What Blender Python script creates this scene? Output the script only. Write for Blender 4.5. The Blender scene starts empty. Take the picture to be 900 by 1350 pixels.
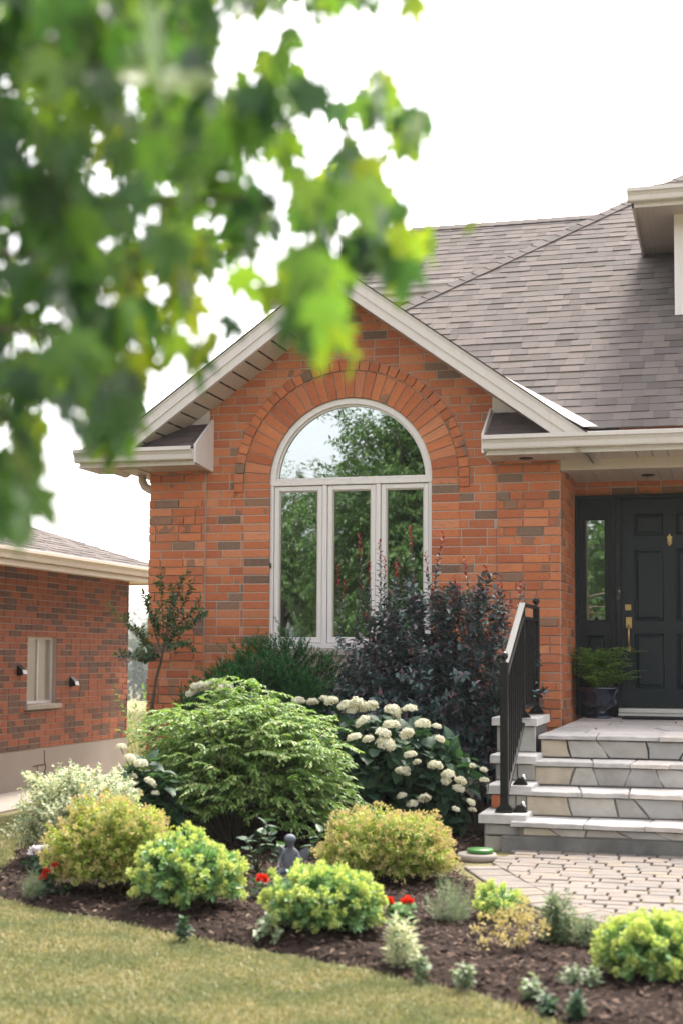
import bpy, math, random
import numpy as np
from mathutils import Vector, Matrix, noise as mnoise
R_ = math.radians
C = bpy.context.scene.collection
rnd = random.Random(7)

# ------------------------------------------------------------------ camera maths (real lens: 50 mm on 36 mm tall frame)
F = 1875.0
YAW, PITCH, ROLL, SHIFT = R_(15.2), R_(4.0), R_(.32), 59.0
CAM = Vector((0, -13, 1.30))
_f = Vector((-math.sin(YAW)*math.cos(PITCH), math.cos(YAW)*math.cos(PITCH), math.sin(PITCH)))
_r = Vector((math.cos(YAW), math.sin(YAW), 0)); _u = _r.cross(_f)
RT = _r*math.cos(ROLL)+_u*math.sin(ROLL); UP = -_r*math.sin(ROLL)+_u*math.cos(ROLL)
def ray(x, y): return RT*((x-450)/F)+UP*((675-y+SHIFT)/F)+_f
def on_y(x, y, Y):
    d = ray(x, y); return CAM+d*((Y-CAM.y)/d.y)
def on_z(x, y, Z):
    d = ray(x, y); return CAM+d*((Z-CAM.z)/d.z)
def at_d(x, y, D): return CAM+ray(x, y)*D
def to_px(P):
    v = P-CAM; c = v.dot(_f)
    return (450+F*v.dot(RT)/c, 734-F*v.dot(UP)/c)

# ------------------------------------------------------------------ mesh builder
class MB:
    def __init__(s): s.v = []; s.f = []; s.m = []; s.sm = []
    def add(s, vs, fs, mi=0, smooth=False):
        b = len(s.v); s.v.extend([tuple(p) for p in vs])
        for q in fs: s.f.append([b+i for i in q]); s.m.append(mi); s.sm.append(smooth)
    def box(s, x0, x1, y0, y1, z0, z1, mi=0, ch=0.0):
        if ch <= 0:
            vs = [(x, y, z) for x in (x0, x1) for y in (y0, y1) for z in (z0, z1)]
            s.add(vs, [(0,1,3,2),(4,6,7,5),(0,4,5,1),(2,3,7,6),(0,2,6,4),(1,5,7,3)], mi)
        else:
            s.cham(Vector(((x0+x1)/2, (y0+y1)/2, (z0+z1)/2)), Matrix.Identity(3), ((x1-x0)/2, (y1-y0)/2, (z1-z0)/2), ch, mi)
    def cham(s, c, M, h, ch, mi=0):
        vs = []; idx = {}
        for ax in range(3):
            for sx in (-1, 1):
                for sy in (-1, 1):
                    for sz in (-1, 1):
                        q = [sx*(h[0]-ch), sy*(h[1]-ch), sz*(h[2]-ch)]; q[ax] = (sx, sy, sz)[ax]*h[ax]
                        idx[(ax, sx, sy, sz)] = len(vs); vs.append(c+M@Vector(q))
        fs = []
        S = (-1, 1)
        for ax in range(3):
            o = [a for a in range(3) if a != ax]
            for sg in S:
                ring = []
                for (a, b) in ((-1,-1),(1,-1),(1,1),(-1,1)):
                    k = [0,0,0]; k[ax] = sg; k[o[0]] = a; k[o[1]] = b; ring.append(idx[(ax, *k)])
                fs.append(ring)
        for ax in range(3):
            o = [a for a in range(3) if a != ax]
            for a in S:
                for b in S:
                    k = [0,0,0]; k[o[0]] = a; k[o[1]] = b
                    k0 = k[:]; k0[ax] = -1; k1 = k[:]; k1[ax] = 1
                    fs.append([idx[(o[0], *k0)], idx[(o[0], *k1)], idx[(o[1], *k1)], idx[(o[1], *k0)]])
        for a in S:
            for b in S:
                for c_ in S: fs.append([idx[(0,a,b,c_)], idx[(1,a,b,c_)], idx[(2,a,b,c_)]])
        s.add(vs, fs, mi)
    def bar(s, a, b, w, h, mi=0, up=Vector((0,0,1)), ch=0.0):
        a = Vector(a); b = Vector(b); d = (b-a).normalized(); x = d.cross(up).normalized(); z = x.cross(d)
        M = Matrix((x, d, z)).transposed()
        if ch > 0: s.cham((a+b)/2, M, (w/2, (b-a).length/2, h/2), ch, mi)
        else:
            vs = [(a+b)/2+M@Vector((p*w/2, q*(b-a).length/2, r*h/2)) for p in (-1,1) for q in (-1,1) for r in (-1,1)]
            s.add(vs, [(0,1,3,2),(4,6,7,5),(0,4,5,1),(2,3,7,6),(0,2,6,4),(1,5,7,3)], mi)
    def prism(s, poly, n, d, mi=0):
        n = Vector(n); k = len(poly); P = [Vector(p) for p in poly]
        s.add(P+[p+n*d for p in P], [list(range(k))[::-1], list(range(k, 2*k))]+[(i, (i+1) % k, k+(i+1) % k, k+i) for i in range(k)], mi)
    def tube(s, pts, r, n=6, mi=0, caps=True, smooth=True):
        pts = [Vector(p) for p in pts]; rs = r if isinstance(r, (list, tuple)) else [r]*len(pts)
        vs = []; prev = None
        for i, p in enumerate(pts):
            d = (pts[min(i+1, len(pts)-1)]-pts[max(i-1, 0)]).normalized()
            if prev is None: x = d.orthogonal().normalized()
            else: x = (prev-d*prev.dot(d)).normalized()
            prev = x; y = d.cross(x)
            for k in range(n):
                a = 2*math.pi*k/n; vs.append(p+(x*math.cos(a)+y*math.sin(a))*rs[i])
        fs = [(i*n+k, i*n+(k+1) % n, (i+1)*n+(k+1) % n, (i+1)*n+k) for i in range(len(pts)-1) for k in range(n)]
        if caps: fs += [list(range(n))[::-1], [(len(pts)-1)*n+k for k in range(n)]]
        s.add(vs, fs, mi, smooth)
    def lathe(s, c, prof, n=28, mi=0, smooth=True):
        c = Vector(c); vs = []
        for (r, z) in prof:
            for k in range(n):
                a = 2*math.pi*k/n; vs.append(c+Vector((r*math.cos(a), r*math.sin(a), z)))
        s.add(vs, [(i*n+k, i*n+(k+1) % n, (i+1)*n+(k+1) % n, (i+1)*n+k) for i in range(len(prof)-1) for k in range(n)], mi, smooth)
    def profile(s, prof, a, b, out, mi=0):
        # extrude 2-D profile (o, z) from a to b; o along `out`
        a = Vector(a); b = Vector(b); out = Vector(out); k = len(prof)
        P = [a+out*o+Vector((0,0,z)) for o, z in prof]; Q = [b+out*o+Vector((0,0,z)) for o, z in prof]
        s.add(P+Q, [(i, (i+1) % k, k+(i+1) % k, k+i) for i in range(k)]+[list(range(k))[::-1], list(range(k, 2*k))], mi)
    def build(s, name, mats, parent=None):
        me = bpy.data.meshes.new(name); me.from_pydata(s.v, [], s.f)
        if not isinstance(mats, (list, tuple)): mats = [mats]
        for m in mats: me.materials.append(m)
        me.polygons.foreach_set('material_index', s.m); me.polygons.foreach_set('use_smooth', s.sm); me.update()
        o = bpy.data.objects.new(name, me); C.objects.link(o)
        if parent: o.parent = parent
        return o

def np_obj(name, V, Fc, mats, parent=None, mi=None, smooth=False):
    """V (n,3); Fc list of (k, sides) int arrays"""
    me = bpy.data.meshes.new(name); V = np.asarray(V, np.float32)
    me.vertices.add(len(V)); me.vertices.foreach_set('co', V.ravel())
    loops = np.concatenate([f.ravel() for f in Fc]).astype(np.int32)
    tot = np.concatenate([np.full(len(f), f.shape[1]) for f in Fc]).astype(np.int32)
    st = np.concatenate([[0], np.cumsum(tot)[:-1]]).astype(np.int32)
    me.loops.add(len(loops)); me.loops.foreach_set('vertex_index', loops)
    me.polygons.add(len(tot)); me.polygons.foreach_set('loop_start', st); me.polygons.foreach_set('loop_total', tot)
    if not isinstance(mats, (list, tuple)): mats = [mats]
    for m in mats: me.materials.append(m)
    if mi is not None: me.polygons.foreach_set('material_index', np.concatenate(mi).astype(np.int32))
    if smooth: me.polygons.foreach_set('use_smooth', np.ones(len(tot), bool))
    me.update(calc_edges=True); me.validate()
    o = bpy.data.objects.new(name, me); C.objects.link(o)
    if parent: o.parent = parent
    return o

def tag(o, label=None, cat=None, group=None, kind=None):
    if label: o['label'] = label
    if cat: o['category'] = cat
    if group: o['group'] = group
    if kind: o['kind'] = kind
    return o
def thing(name, label, cat, loc=(0,0,0), group=None):
    o = bpy.data.objects.new(name, None); C.objects.link(o); o.location = loc; o.empty_display_size = .1
    bpy.context.view_layer.update()
    return tag(o, label, cat, group)
def adopt(o, parent):   # parent keeping world coordinates of the mesh
    o.parent = parent; o.location = Vector(o.location)-parent.location; return o

# ------------------------------------------------------------------ materials
class NT:
    def __init__(s, name):
        s.m = bpy.data.materials.new(name); s.m.use_nodes = True; s.t = s.m.node_tree; s.t.nodes.clear()
        s.out = s.n('ShaderNodeOutputMaterial')
    def n(s, typ, **kw):
        nd = s.t.nodes.new(typ)
        for k, v in kw.items():
            if k in nd.inputs.keys() if isinstance(k, str) else False: nd.inputs[k].default_value = v
            else: setattr(nd, k, v)
        return nd
    def l(s, a, b): s.t.links.new(a, b)
    def ramp(s, src, stops, interp='LINEAR'):
        r = s.t.nodes.new('ShaderNodeValToRGB'); r.color_ramp.interpolation = interp
        e = r.color_ramp.elements
        while len(e) > 1: e.remove(e[-1])
        e[0].position = stops[0][0]; e[0].color = (*stops[0][1], 1)
        for p, c in stops[1:]:
            q = e.new(p); q.color = (*c, 1)
        s.l(src, r.inputs[0]); return r.outputs[0]
    def noise(s, scale, detail=4, rough=.55, coord='Object', vec=None, stretch=None):
        tc = s.t.nodes.new('ShaderNodeTexCoord'); nz = s.t.nodes.new('ShaderNodeTexNoise')
        nz.inputs['Scale'].default_value = scale; nz.inputs['Detail'].default_value = detail; nz.inputs['Roughness'].default_value = rough
        src = vec or tc.outputs[coord]
        if stretch:
            mp = s.t.nodes.new('ShaderNodeMapping'); mp.inputs['Scale'].default_value = stretch; s.l(src, mp.inputs[0]); src = mp.outputs[0]
        s.l(src, nz.inputs['Vector']); return nz.outputs['Fac']
    def mix(s, fac, a, b, mode='MIX'):
        mx = s.t.nodes.new('ShaderNodeMix'); mx.data_type = 'RGBA'; mx.blend_type = mode
        for sock, v in ((mx.inputs[0], fac), (mx.inputs[6], a), (mx.inputs[7], b)):
            if isinstance(v, (int, float)): sock.default_value = v
            elif isinstance(v, tuple): sock.default_value = (*v, 1)
            else: s.l(v, sock)
        return mx.outputs[2]
    def math(s, op, a, b=0.0, c=None):
        m = s.t.nodes.new('ShaderNodeMath'); m.operation = op
        for i, v in enumerate((a, b) if c is None else (a, b, c)):
            if isinstance(v, (int, float)): m.inputs[i].default_value = v
            else: s.l(v, m.inputs[i])
        return m.outputs[0]
    def island(s):
        return s.t.nodes.new('ShaderNodeNewGeometry').outputs['Random Per Island']
    def rand2(s, src):
        w = s.t.nodes.new('ShaderNodeTexWhiteNoise'); w.noise_dimensions = '1D'; s.l(s.math('MULTIPLY', src, 731.7), w.inputs['W']); return w.outputs['Value']
    def bump(s, h, strength=.3, dist=.01):
        b = s.t.nodes.new('ShaderNodeBump'); b.inputs['Strength'].default_value = strength; b.inputs['Distance'].default_value = dist
        s.l(h, b.inputs['Height']); return b.outputs[0]
    def pbr(s, col, rough=.6, metal=0.0, spec=.5, normal=None, coat=0.0):
        p = s.t.nodes.new('ShaderNodeBsdfPrincipled')
        if isinstance(col, tuple): p.inputs['Base Color'].default_value = (*col, 1)
        else: s.l(col, p.inputs['Base Color'])
        if isinstance(rough, (int, float)): p.inputs['Roughness'].default_value = rough
        else: s.l(rough, p.inputs['Roughness'])
        p.inputs['Metallic'].default_value = metal; p.inputs['Specular IOR Level'].default_value = spec
        p.inputs['Coat Weight'].default_value = coat
        if normal: s.l(normal, p.inputs['Normal'])
        return p
    def done(s, sh): s.l(sh.outputs[0] if hasattr(sh, 'outputs') else sh, s.out.inputs[0]); return s.m

def m_brick(name, cols, grey, gfrac, flash=.18):
    t = NT(name); r = t.island(); r2 = t.rand2(r)
    base = t.ramp(r, cols)
    g = t.ramp(t.rand2(r2), grey)
    nz = t.noise(5, 3, .5, stretch=(1.2, 1.2, .6))
    fl = t.math('GREATER_THAN', nz, .60)
    some = t.math('LESS_THAN', r2, gfrac+flash)
    allg = t.math('LESS_THAN', r2, gfrac)
    fac = t.math('MAXIMUM', allg, t.math('MULTIPLY', some, t.math('MULTIPLY', fl, .8)))
    c = t.mix(fac, base, g)
    mot = t.noise(38, 5, .7, stretch=(1, 1, 1.6))
    c = t.mix(t.math('MULTIPLY', t.math('SUBTRACT', mot, .38), 1.1), c, (.58, .25, .13))
    md = t.noise(22, 4, .65, stretch=(1, 1, 2.2)); c = t.mix(t.ramp(md, [(.50, (0,0,0)), (.72, (.55,.55,.55))]), c, (.26, .085, .045))
    big = t.noise(1.3, 3)
    c = t.mix(t.math('MULTIPLY', big, .28), c, (.22, .10, .06))
    c2 = t.noise(190, 3, .7)
    c = t.mix(.35, c, t.mix(1.0, c, t.ramp(c2, [(.3, (.5,.5,.5)), (.7, (1.25,1.25,1.25))]), 'MULTIPLY'))
    h = t.math('ADD', t.math('MULTIPLY', mot, .7), t.math('MULTIPLY', c2, .5))
    return t.done(t.pbr(c, .85, spec=.25, normal=t.bump(h, .55, .006)))
M = {}
M['brick'] = m_brick('orange_brick', [(0, (.46,.125,.046)), (.25, (.64,.215,.085)), (.5, (.54,.155,.056)), (.75, (.40,.105,.042)), (1, (.68,.28,.14))], [(0, (.10,.088,.068)), (.35, (.145,.125,.095)), (.7, (.20,.15,.11)), (1, (.26,.15,.09))], .12, .18)
M['brick_arch'] = m_brick('orange_arch_brick', [(0, (.46,.125,.046)), (.25, (.64,.215,.085)), (.5, (.54,.155,.056)), (.75, (.40,.105,.042)), (1, (.68,.28,.14))], [(0, (.13,.11,.085)), (1, (.19,.14,.10))], .03, .12)
M['brick2'] = m_brick('red_brown_brick', [(0, (.29,.085,.045)), (.5, (.37,.115,.056)), (1, (.25,.072,.040))], [(0, (.055,.045,.042)), (1, (.085,.066,.058))], .36, .1)
def simple(name, col, rough=.6, metal=0, spec=.5, nscale=12, namt=.15, bump=.1, coat=0, dark=None, bdist=.004, grain=120):
    t = NT(name); n1 = t.noise(nscale, 4); n2 = t.noise(grain, 3, .7)
    d = dark or tuple(c*.55 for c in col)
    c = t.mix(t.math('MULTIPLY', n1, namt*2), col, d)
    c = t.mix(t.math('MULTIPLY', n2, namt*.8), c, d)
    return t.done(t.pbr(c, rough, metal, spec, t.bump(n2, bump, bdist), coat))
M['mortar'] = simple('mortar', (.50,.41,.345), .95, spec=.1, nscale=3, bump=.4)
M['mortar2'] = simple('grey_mortar', (.48,.38,.33), .95, spec=.1, nscale=3, bump=.4)
def m_trim(name, col):
    t = NT(name); n1 = t.noise(3, 4, .6); streak = t.noise(9, 5, .7, stretch=(3, 3, .25)); n2 = t.noise(150, 2)
    c = t.mix(t.math('MULTIPLY', n1, .22), col, tuple(q*.72 for q in col))
    st = t.ramp(streak, [(.52, (0,0,0)), (.74, (1,1,1))])
    c = t.mix(t.math('MULTIPLY', st, .22), c, (.33,.26,.20))
    return t.done(t.pbr(c, .42, spec=.45, normal=t.bump(n2, .05, .001)))
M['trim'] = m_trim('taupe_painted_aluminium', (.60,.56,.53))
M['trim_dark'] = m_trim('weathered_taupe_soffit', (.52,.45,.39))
M['white'] = m_trim('off_white_vinyl', (.72,.685,.67))
M['cream'] = m_trim('cream_aluminium', (.80,.70,.58))
def m_shingle(name, a, b, c3):
    t = NT(name); r = t.island(); r2 = t.rand2(r)
    c = t.ramp(r, [(0, a), (.45, b), (.75, c3), (1, a)])
    c = t.mix(t.math('MULTIPLY', t.math('LESS_THAN', r2, .22), .55), c, tuple(q*.45 for q in a))
    g = t.noise(420, 2, .8); big = t.noise(.9, 4)
    c = t.mix(t.math('MULTIPLY', g, .55), c, tuple(q*.42 for q in b))
    c = t.mix(t.math('MULTIPLY', big, .25), c, tuple(q*.6 for q in c3))
    return t.done(t.pbr(c, .93, spec=.2, normal=t.bump(g, .8, .004)))
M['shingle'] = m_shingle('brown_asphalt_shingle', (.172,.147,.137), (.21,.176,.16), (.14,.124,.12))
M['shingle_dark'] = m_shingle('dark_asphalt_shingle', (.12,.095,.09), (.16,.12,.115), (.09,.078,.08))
M['under'] = simple('roof_underlay', (.05,.045,.045), .9)
M['door'] = simple('dark_green_door_paint', (.007,.015,.018), .42, spec=.3, nscale=5, namt=.15, bump=.05)
M['frame_dark'] = simple('dark_frame_paint', (.006,.012,.014), .45, spec=.3, nscale=5, namt=.15, bump=.05)
M['brass'] = simple('worn_brass', (.55,.38,.16), .32, 1.0, nscale=30, namt=.3)
M['black'] = simple('black_powder_coated_metal', (.004,.0045,.006), .36, spec=.35, nscale=20, namt=.2, bump=.08)
M['blackplastic'] = simple('black_plastic', (.01,.01,.011), .3)
M['chrome'] = simple('bright_metal', (.7,.7,.7), .25, 1.0)
M['glassbulb'] = simple('pale_lens', (.7,.7,.68), .15)
M['alu'] = simple('threshold_aluminium', (.75,.73,.70), .35, .6)
M['concrete'] = simple('foundation_concrete', (.40,.35,.31), .9, spec=.2, nscale=2.2, namt=.25, bump=.35, bdist=.008)
M['crack'] = simple('crack_shadow_dirt', (.11,.065,.05), .95, spec=.1)
def m_stone(name, stops, rough=.82):
    t = NT(name); r = t.island(); c = t.ramp(r, stops, 'CONSTANT')
    n1 = t.noise(7, 6, .65); n2 = t.noise(60, 4, .7); n3 = t.noise(2.2, 4)
    c = t.mix(t.ramp(n1, [(.42, (0,0,0)), (.75, (.55,.55,.55))]), c, (.20,.18,.165))
    c = t.mix(t.math('MULTIPLY', n2, .35), c, (.32,.30,.28))
    c = t.mix(t.ramp(n3, [(.5, (0,0,0)), (.8, (.35,.35,.35))]), c, (.17,.18,.18))
    return t.done(t.pbr(c, rough, spec=.3, normal=t.bump(t.math('ADD', n1, t.math('MULTIPLY', n2, .5)), .6, .010)))
M['flag'] = m_stone('pale_flagstone', [(0, (.60,.565,.54)), (.25, (.66,.61,.58)), (.5, (.54,.515,.50)), (.75, (.64,.58,.53))])
M['riser'] = m_stone('grey_tan_riser_stone', [(0, (.40,.395,.385)), (.28, (.52,.50,.475)), (.56, (.60,.50,.37)), (.68, (.45,.44,.425)), (.84, (.58,.545,.49)), (.93, (.42,.39,.36))])
M['ashlar'] = m_stone('rough_ashlar_stone', [(0, (.34,.32,.29)), (.35, (.42,.37,.31)), (.6, (.36,.35,.33)), (.9, (.30,.28,.25))])
M['capstone'] = m_stone('pale_cap_stone', [(0, (.58,.56,.54)), (.5, (.62,.595,.57))])
M['stepmortar'] = simple('dark_step_mortar', (.19,.18,.165), .95, spec=.1, nscale=6, namt=.3, bump=.6, bdist=.01)
M['basecon'] = simple('stained_concrete_base', (.34,.335,.31), .92, spec=.2, nscale=5, namt=.5, bump=.5, dark=(.05,.05,.05), bdist=.01)
M['paver'] = m_stone('tumbled_paver', [(0, (.150,.120,.102)), (.3, (.175,.138,.115)), (.55, (.135,.112,.097)), (.8, (.19,.145,.105))], .85)
M['joint'] = simple('dark_joint_sand', (.030,.024,.020), .95, spec=.1, nscale=30, bump=.6)
M['mulch'] = None
t = NT('dark_mulch'); a = t.noise(30, 6, .75); b = t.noise(4, 4)
c = t.ramp(a, [(.3, (.016,.010,.008)), (.55, (.040,.024,.018)), (.75, (.075,.048,.036))])
c = t.mix(t.math('MULTIPLY', b, .4), c, (.020,.013,.010))
M['mulch'] = t.done(t.pbr(c, .95, spec=.15, normal=t.bump(a, 1.0, .03)))
t = NT('mulch_chips'); r = t.island(); c = t.ramp(r, [(0, (.018,.011,.009)), (.5, (.045,.026,.019)), (.8, (.085,.052,.038)), (.95, (.15,.10,.075)), (1, (.22,.165,.13))])
M['chips'] = t.done(t.pbr(c, .9, spec=.2))
t = NT('turf_soil'); a = t.noise(2.0, 5); b = t.noise(40, 4, .7)
c = t.ramp(a, [(.35, (.22,.20,.10)), (.65, (.32,.27,.15))]); c = t.mix(t.math('MULTIPLY', b, .6), c, (.05,.06,.02))
M['turf'] = t.done(t.pbr(c, .95, spec=.1, normal=t.bump(b, .8, .03)))

def m_leaf(name, stops, trans=.35, rough=.5, tcol=None, spec=.4, patch=None, edge=None):
    t = NT(name); r = t.island(); c = t.ramp(r, stops)
    if patch: c = t.mix(t.ramp(t.noise(patch[0], 3), [(.4, (0,0,0)), (.62, (.8,.8,.8))]), c, patch[1])
    p = t.pbr(c, rough, spec=spec)
    tr = t.t.nodes.new('ShaderNodeBsdfTranslucent')
    t.l(t.mix(1.0, c, tcol or (1.5, 1.6, .8), 'MULTIPLY'), tr.inputs[0])
    mx = t.t.nodes.new('ShaderNodeMixShader'); mx.inputs[0].default_value = trans
    t.l(p.outputs[0], mx.inputs[1]); t.l(tr.outputs[0], mx.inputs[2])
    return t.done(mx)
L = {}
L['maple'] = m_leaf('maple_leaf', [(0, (.012,.042,.026)), (.5, (.030,.084,.040)), (.8, (.060,.135,.042)), (1, (.10,.18,.045))], .42, .30, (3.4, 3.0, .7), .65)
L['maple_lit'] = m_leaf('sunlit_tint_maple_leaf', [(0, (.09,.17,.035)), (1, (.20,.26,.045))], .5, .4, (2.2, 2.0, .5))  # same maple leaf, with the yellow of backlight put into its colour
L['burning'] = m_leaf('burning_bush_leaf', [(0, (.11,.205,.058)), (.5, (.18,.29,.082)), (.8, (.26,.36,.125)), (1, (.46,.46,.25))], .38, .5, (1.3,1.4,.7))
L['hyd'] = m_leaf('hydrangea_leaf', [(0, (.028,.072,.042)), (.6, (.045,.10,.055)), (1, (.07,.14,.065))], .25, .5)
L['hydflower'] = m_leaf('hydrangea_floret', [(0, (.58,.60,.42)), (.4, (.74,.71,.58)), (1, (.80,.77,.67))], .3, .7, (1.1,1.1,1.0), .2)
L['vari'] = m_leaf('variegated_leaf', [(0, (.14,.23,.13)), (.3, (.30,.38,.22)), (.45, (.62,.62,.42)), (1, (.78,.76,.58))], .3, .5, (1.15,1.2,.9))
L['spirea'] = m_leaf('gold_spirea_leaf', [(0, (.16,.25,.045)), (.45, (.28,.37,.065)), (.8, (.44,.48,.10)), (1, (.54,.52,.17))], .4, .5, (1.3,1.3,.6))
L['spireatip'] = m_leaf('spirea_pink_bud', [(0, (.60,.42,.26)), (.5, (.62,.50,.26)), (1, (.54,.54,.20))], .3, .6, (1.1,1.1,.8))
L['sedum'] = m_leaf('sedum_leaf', [(0, (.12,.25,.10)), (.5, (.19,.34,.13)), (1, (.28,.43,.15))], .25, .42, (1.2,1.35,.7))
L['sedumbud'] = m_leaf('sedum_bud', [(0, (.46,.56,.16)), (.5, (.60,.66,.22)), (1, (.72,.73,.34))], .3, .6, (1.1,1.2,.7))
L['yew'] = m_leaf('yew_needle', [(0, (.018,.085,.034)), (.7, (.034,.135,.046)), (1, (.12,.27,.06))], .25, .6, spec=.15)
L['purple'] = m_leaf('purple_leaf', [(0, (.028,.060,.056)), (.45, (.055,.105,.098)), (.75, (.095,.135,.135)), (.85, (.10,.06,.085)), (1, (.24,.19,.22))], .15, .36, (1.3,1.0,.9), .6)
L['redtip'] = m_leaf('red_new_leaf', [(0, (.16,.022,.018)), (.6, (.26,.035,.025)), (1, (.12,.03,.04))], .35, .4, (1.8,.7,.6))
L['sapling'] = m_leaf('sapling_leaf', [(0, (.03,.07,.035)), (.6, (.06,.11,.045)), (.85, (.12,.16,.05)), (1, (.20,.14,.06))], .35, .5)
L['fern'] = m_leaf('fern_leaflet', [(0, (.09,.22,.04)), (.6, (.17,.34,.06)), (1, (.30,.46,.10))], .35, .5)
L['grass'] = m_leaf('lawn_blade', [(0, (.17,.205,.085)), (.35, (.28,.275,.12)), (.7, (.38,.34,.17)), (1, (.50,.45,.29))], .3, .6, (1.1,1.05,.85), patch=(3.2, (.19,.225,.10)))
L['far'] = m_leaf('tree_leaf', [(0, (.035,.085,.022)), (.5, (.06,.125,.03)), (1, (.11,.18,.045))], .35, .5)
L['conifer'] = m_leaf('far_tree_leaf', [(0, (.03,.06,.035)), (1, (.06,.10,.05))], .3, .6)
L['greyleaf'] = m_leaf('grey_green_leaf', [(0, (.13,.18,.10)), (.5, (.19,.25,.14)), (1, (.30,.34,.22))], .3, .5, (1.1,1.2,.8))
L['straw'] = m_leaf('tan_seed_head', [(0, (.42,.33,.14)), (.5, (.55,.45,.20)), (1, (.62,.55,.28))], .3, .6, (1.1,1.1,.8))
L['red'] = m_leaf('red_petal', [(0, (.62,.03,.012)), (1, (.75,.055,.02))], .25, .5, (1.2,.8,.7))
L['whitepetal'] = m_leaf('white_petal', [(0, (.74,.70,.72)), (1, (.82,.78,.80))], .3, .5, (1,1,1))
M['bark'] = simple('grey_bark', (.13,.105,.08), .9, nscale=14, namt=.4, bump=.8, bdist=.01)
M['stem'] = simple('green_brown_stem', (.12,.11,.06), .8, nscale=20, namt=.3)
M['statue'] = simple('weathered_grey_resin', (.23,.25,.31), .7, nscale=28, namt=.6, bump=.4, dark=(.07,.075,.09))
M['urn'] = simple('dark_blue_glaze', (.010,.018,.040), .18, spec=.6, nscale=9, namt=.3, bump=.06, coat=.6)
M['soil'] = simple('potting_soil', (.03,.02,.015), .95)
M['greenlid'] = simple('green_plastic', (.05,.19,.03), .45, nscale=12, namt=.2)
M['grey'] = simple('grey_painted_metal', (.35,.36,.38), .4, .3)
M['cable'] = simple('red_brown_cable', (.16,.05,.04), .5)
M['interior'] = simple('room_interior', (.06,.055,.05), .9)
M['blind'] = simple('cream_blind', (.74,.64,.58), .7, nscale=4, namt=.12)
M['mat'] = simple('black_rubber_mat', (.012,.012,.012), .9, nscale=60, bump=.8)
def m_glass(name, refl, tint=(.9,.95,.93), fk=1.0):
    t = NT(name); fr = t.t.nodes.new('ShaderNodeFresnel'); fr.inputs[0].default_value = 1.5
    nb = t.bump(t.noise(1.1, 2), .06, .02)
    gl = t.t.nodes.new('ShaderNodeBsdfGlossy'); gl.inputs['Roughness'].default_value = .012; gl.inputs[0].default_value = (.93,.97,.98,1); t.l(nb, gl.inputs['Normal'])
    tp = t.t.nodes.new('ShaderNodeBsdfTransparent'); tp.inputs[0].default_value = (*tint, 1)
    mx = t.t.nodes.new('ShaderNodeMixShader'); t.l(t.math('ADD', t.math('MULTIPLY', fr.outputs[0], fk), refl), mx.inputs[0])
    t.l(tp.outputs[0], mx.inputs[1]); t.l(gl.outputs[0], mx.inputs[2]); return t.done(mx)
M['glass'] = m_glass('coated_window_glass', .34, (.55,.6,.58))
M['glass2'] = m_glass('plain_window_glass', .04, (.95,.96,.95), .35)

# ------------------------------------------------------------------ clipped tile patterns
def clip(poly, a, b, c):
    out = []; n = len(poly)
    for i in range(n):
        p, q = poly[i], poly[(i+1) % n]; dp = a*p[0]+b*p[1]-c; dq = a*q[0]+b*q[1]-c
        if dp <= 0: out.append(p)
        if dp*dq < 0:
            k = dp/(dp-dq); out.append((p[0]+(q[0]-p[0])*k, p[1]+(q[1]-p[1])*k))
    return out
def area(p): return abs(sum(p[i][0]*p[(i+1) % len(p)][1]-p[(i+1) % len(p)][0]*p[i][1] for i in range(len(p))))/2
def tile(mb, O, U, V, N, poly, h, ch=.003, mi=0, h0=0.0, jit=0.0):
    if len(poly) < 3 or area(poly) < 2e-4: return
    us = [p[0] for p in poly]; vs = [p[1] for p in poly]
    cu, cv = (min(us)+max(us))/2, (min(vs)+max(vs))/2; hu, hv = (max(us)-min(us))/2, (max(vs)-min(vs))/2
    su, sv = max(.3, 1-ch/hu), max(.3, 1-ch/hv)
    P = lambda u, v, d: O+U*u+V*v+N*d
    k = len(poly); j = [rnd.uniform(-jit, jit) for _ in range(k)]
    A = [P(u, v, h0) for u, v in poly]; B = [P(u, v, h-ch*.8+j[i]) for i, (u, v) in enumerate(poly)]
    D = [P(cu+(u-cu)*su, cv+(v-cv)*sv, h+j[i]) for i, (u, v) in enumerate(poly)]
    fs = [(i, (i+1) % k, k+(i+1) % k, k+i) for i in range(k)]+[(k+i, k+(i+1) % k, 2*k+(i+1) % k, 2*k+i) for i in range(k)]+[tuple(range(2*k, 3*k))]
    mb.add(A+B+D, fs, mi)
def bricks(mb, O, U, N, u0, u1, v0, v1, Lm=.24, H=.083, j=.0110, h=.0070, planes=(), hole=None, half=.22, seed=1, hf=None, mi=0, starts=None):
    r_ = random.Random(seed); V = Vector((0,0,1)); nrow = int(math.ceil((v1-v0)/H))
    r0 = int(math.floor(v0/H))
    for r in range(r0, r0+nrow+2):
        va, vb = r*H, (r+1)*H
        if vb <= v0+.004 or va >= v1-.004: continue
        u = u0-(r_.choice((0, .5, .5, 0, .28, .72)) if starts is None else starts[r % 2])*Lm
        while u < u1:
            w = Lm*(.5 if r_.random() < half else 1)
            lo, hi = max(u, u0), min(u+w, u1)
            u += w
            if hi-lo < .028: continue
            jj = r_.uniform(-.0015, .0015)
            poly = [(lo+j/2, max(va, v0)+j/2+jj), (hi-j/2, max(va, v0)+j/2+jj+r_.uniform(-.001,.001)), (hi-j/2, min(vb, v1)-j/2+jj), (lo+j/2, min(vb, v1)-j/2+jj)]
            for (a, b, c) in planes: poly = clip(poly, a, b, c) if poly else poly
            if poly and hole: poly = hole(poly)
            if poly: tile(mb, O, U, V, N, poly, h+r_.uniform(-.0012, .0012)+(hf(va) if hf else 0), .0028, mi)

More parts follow.
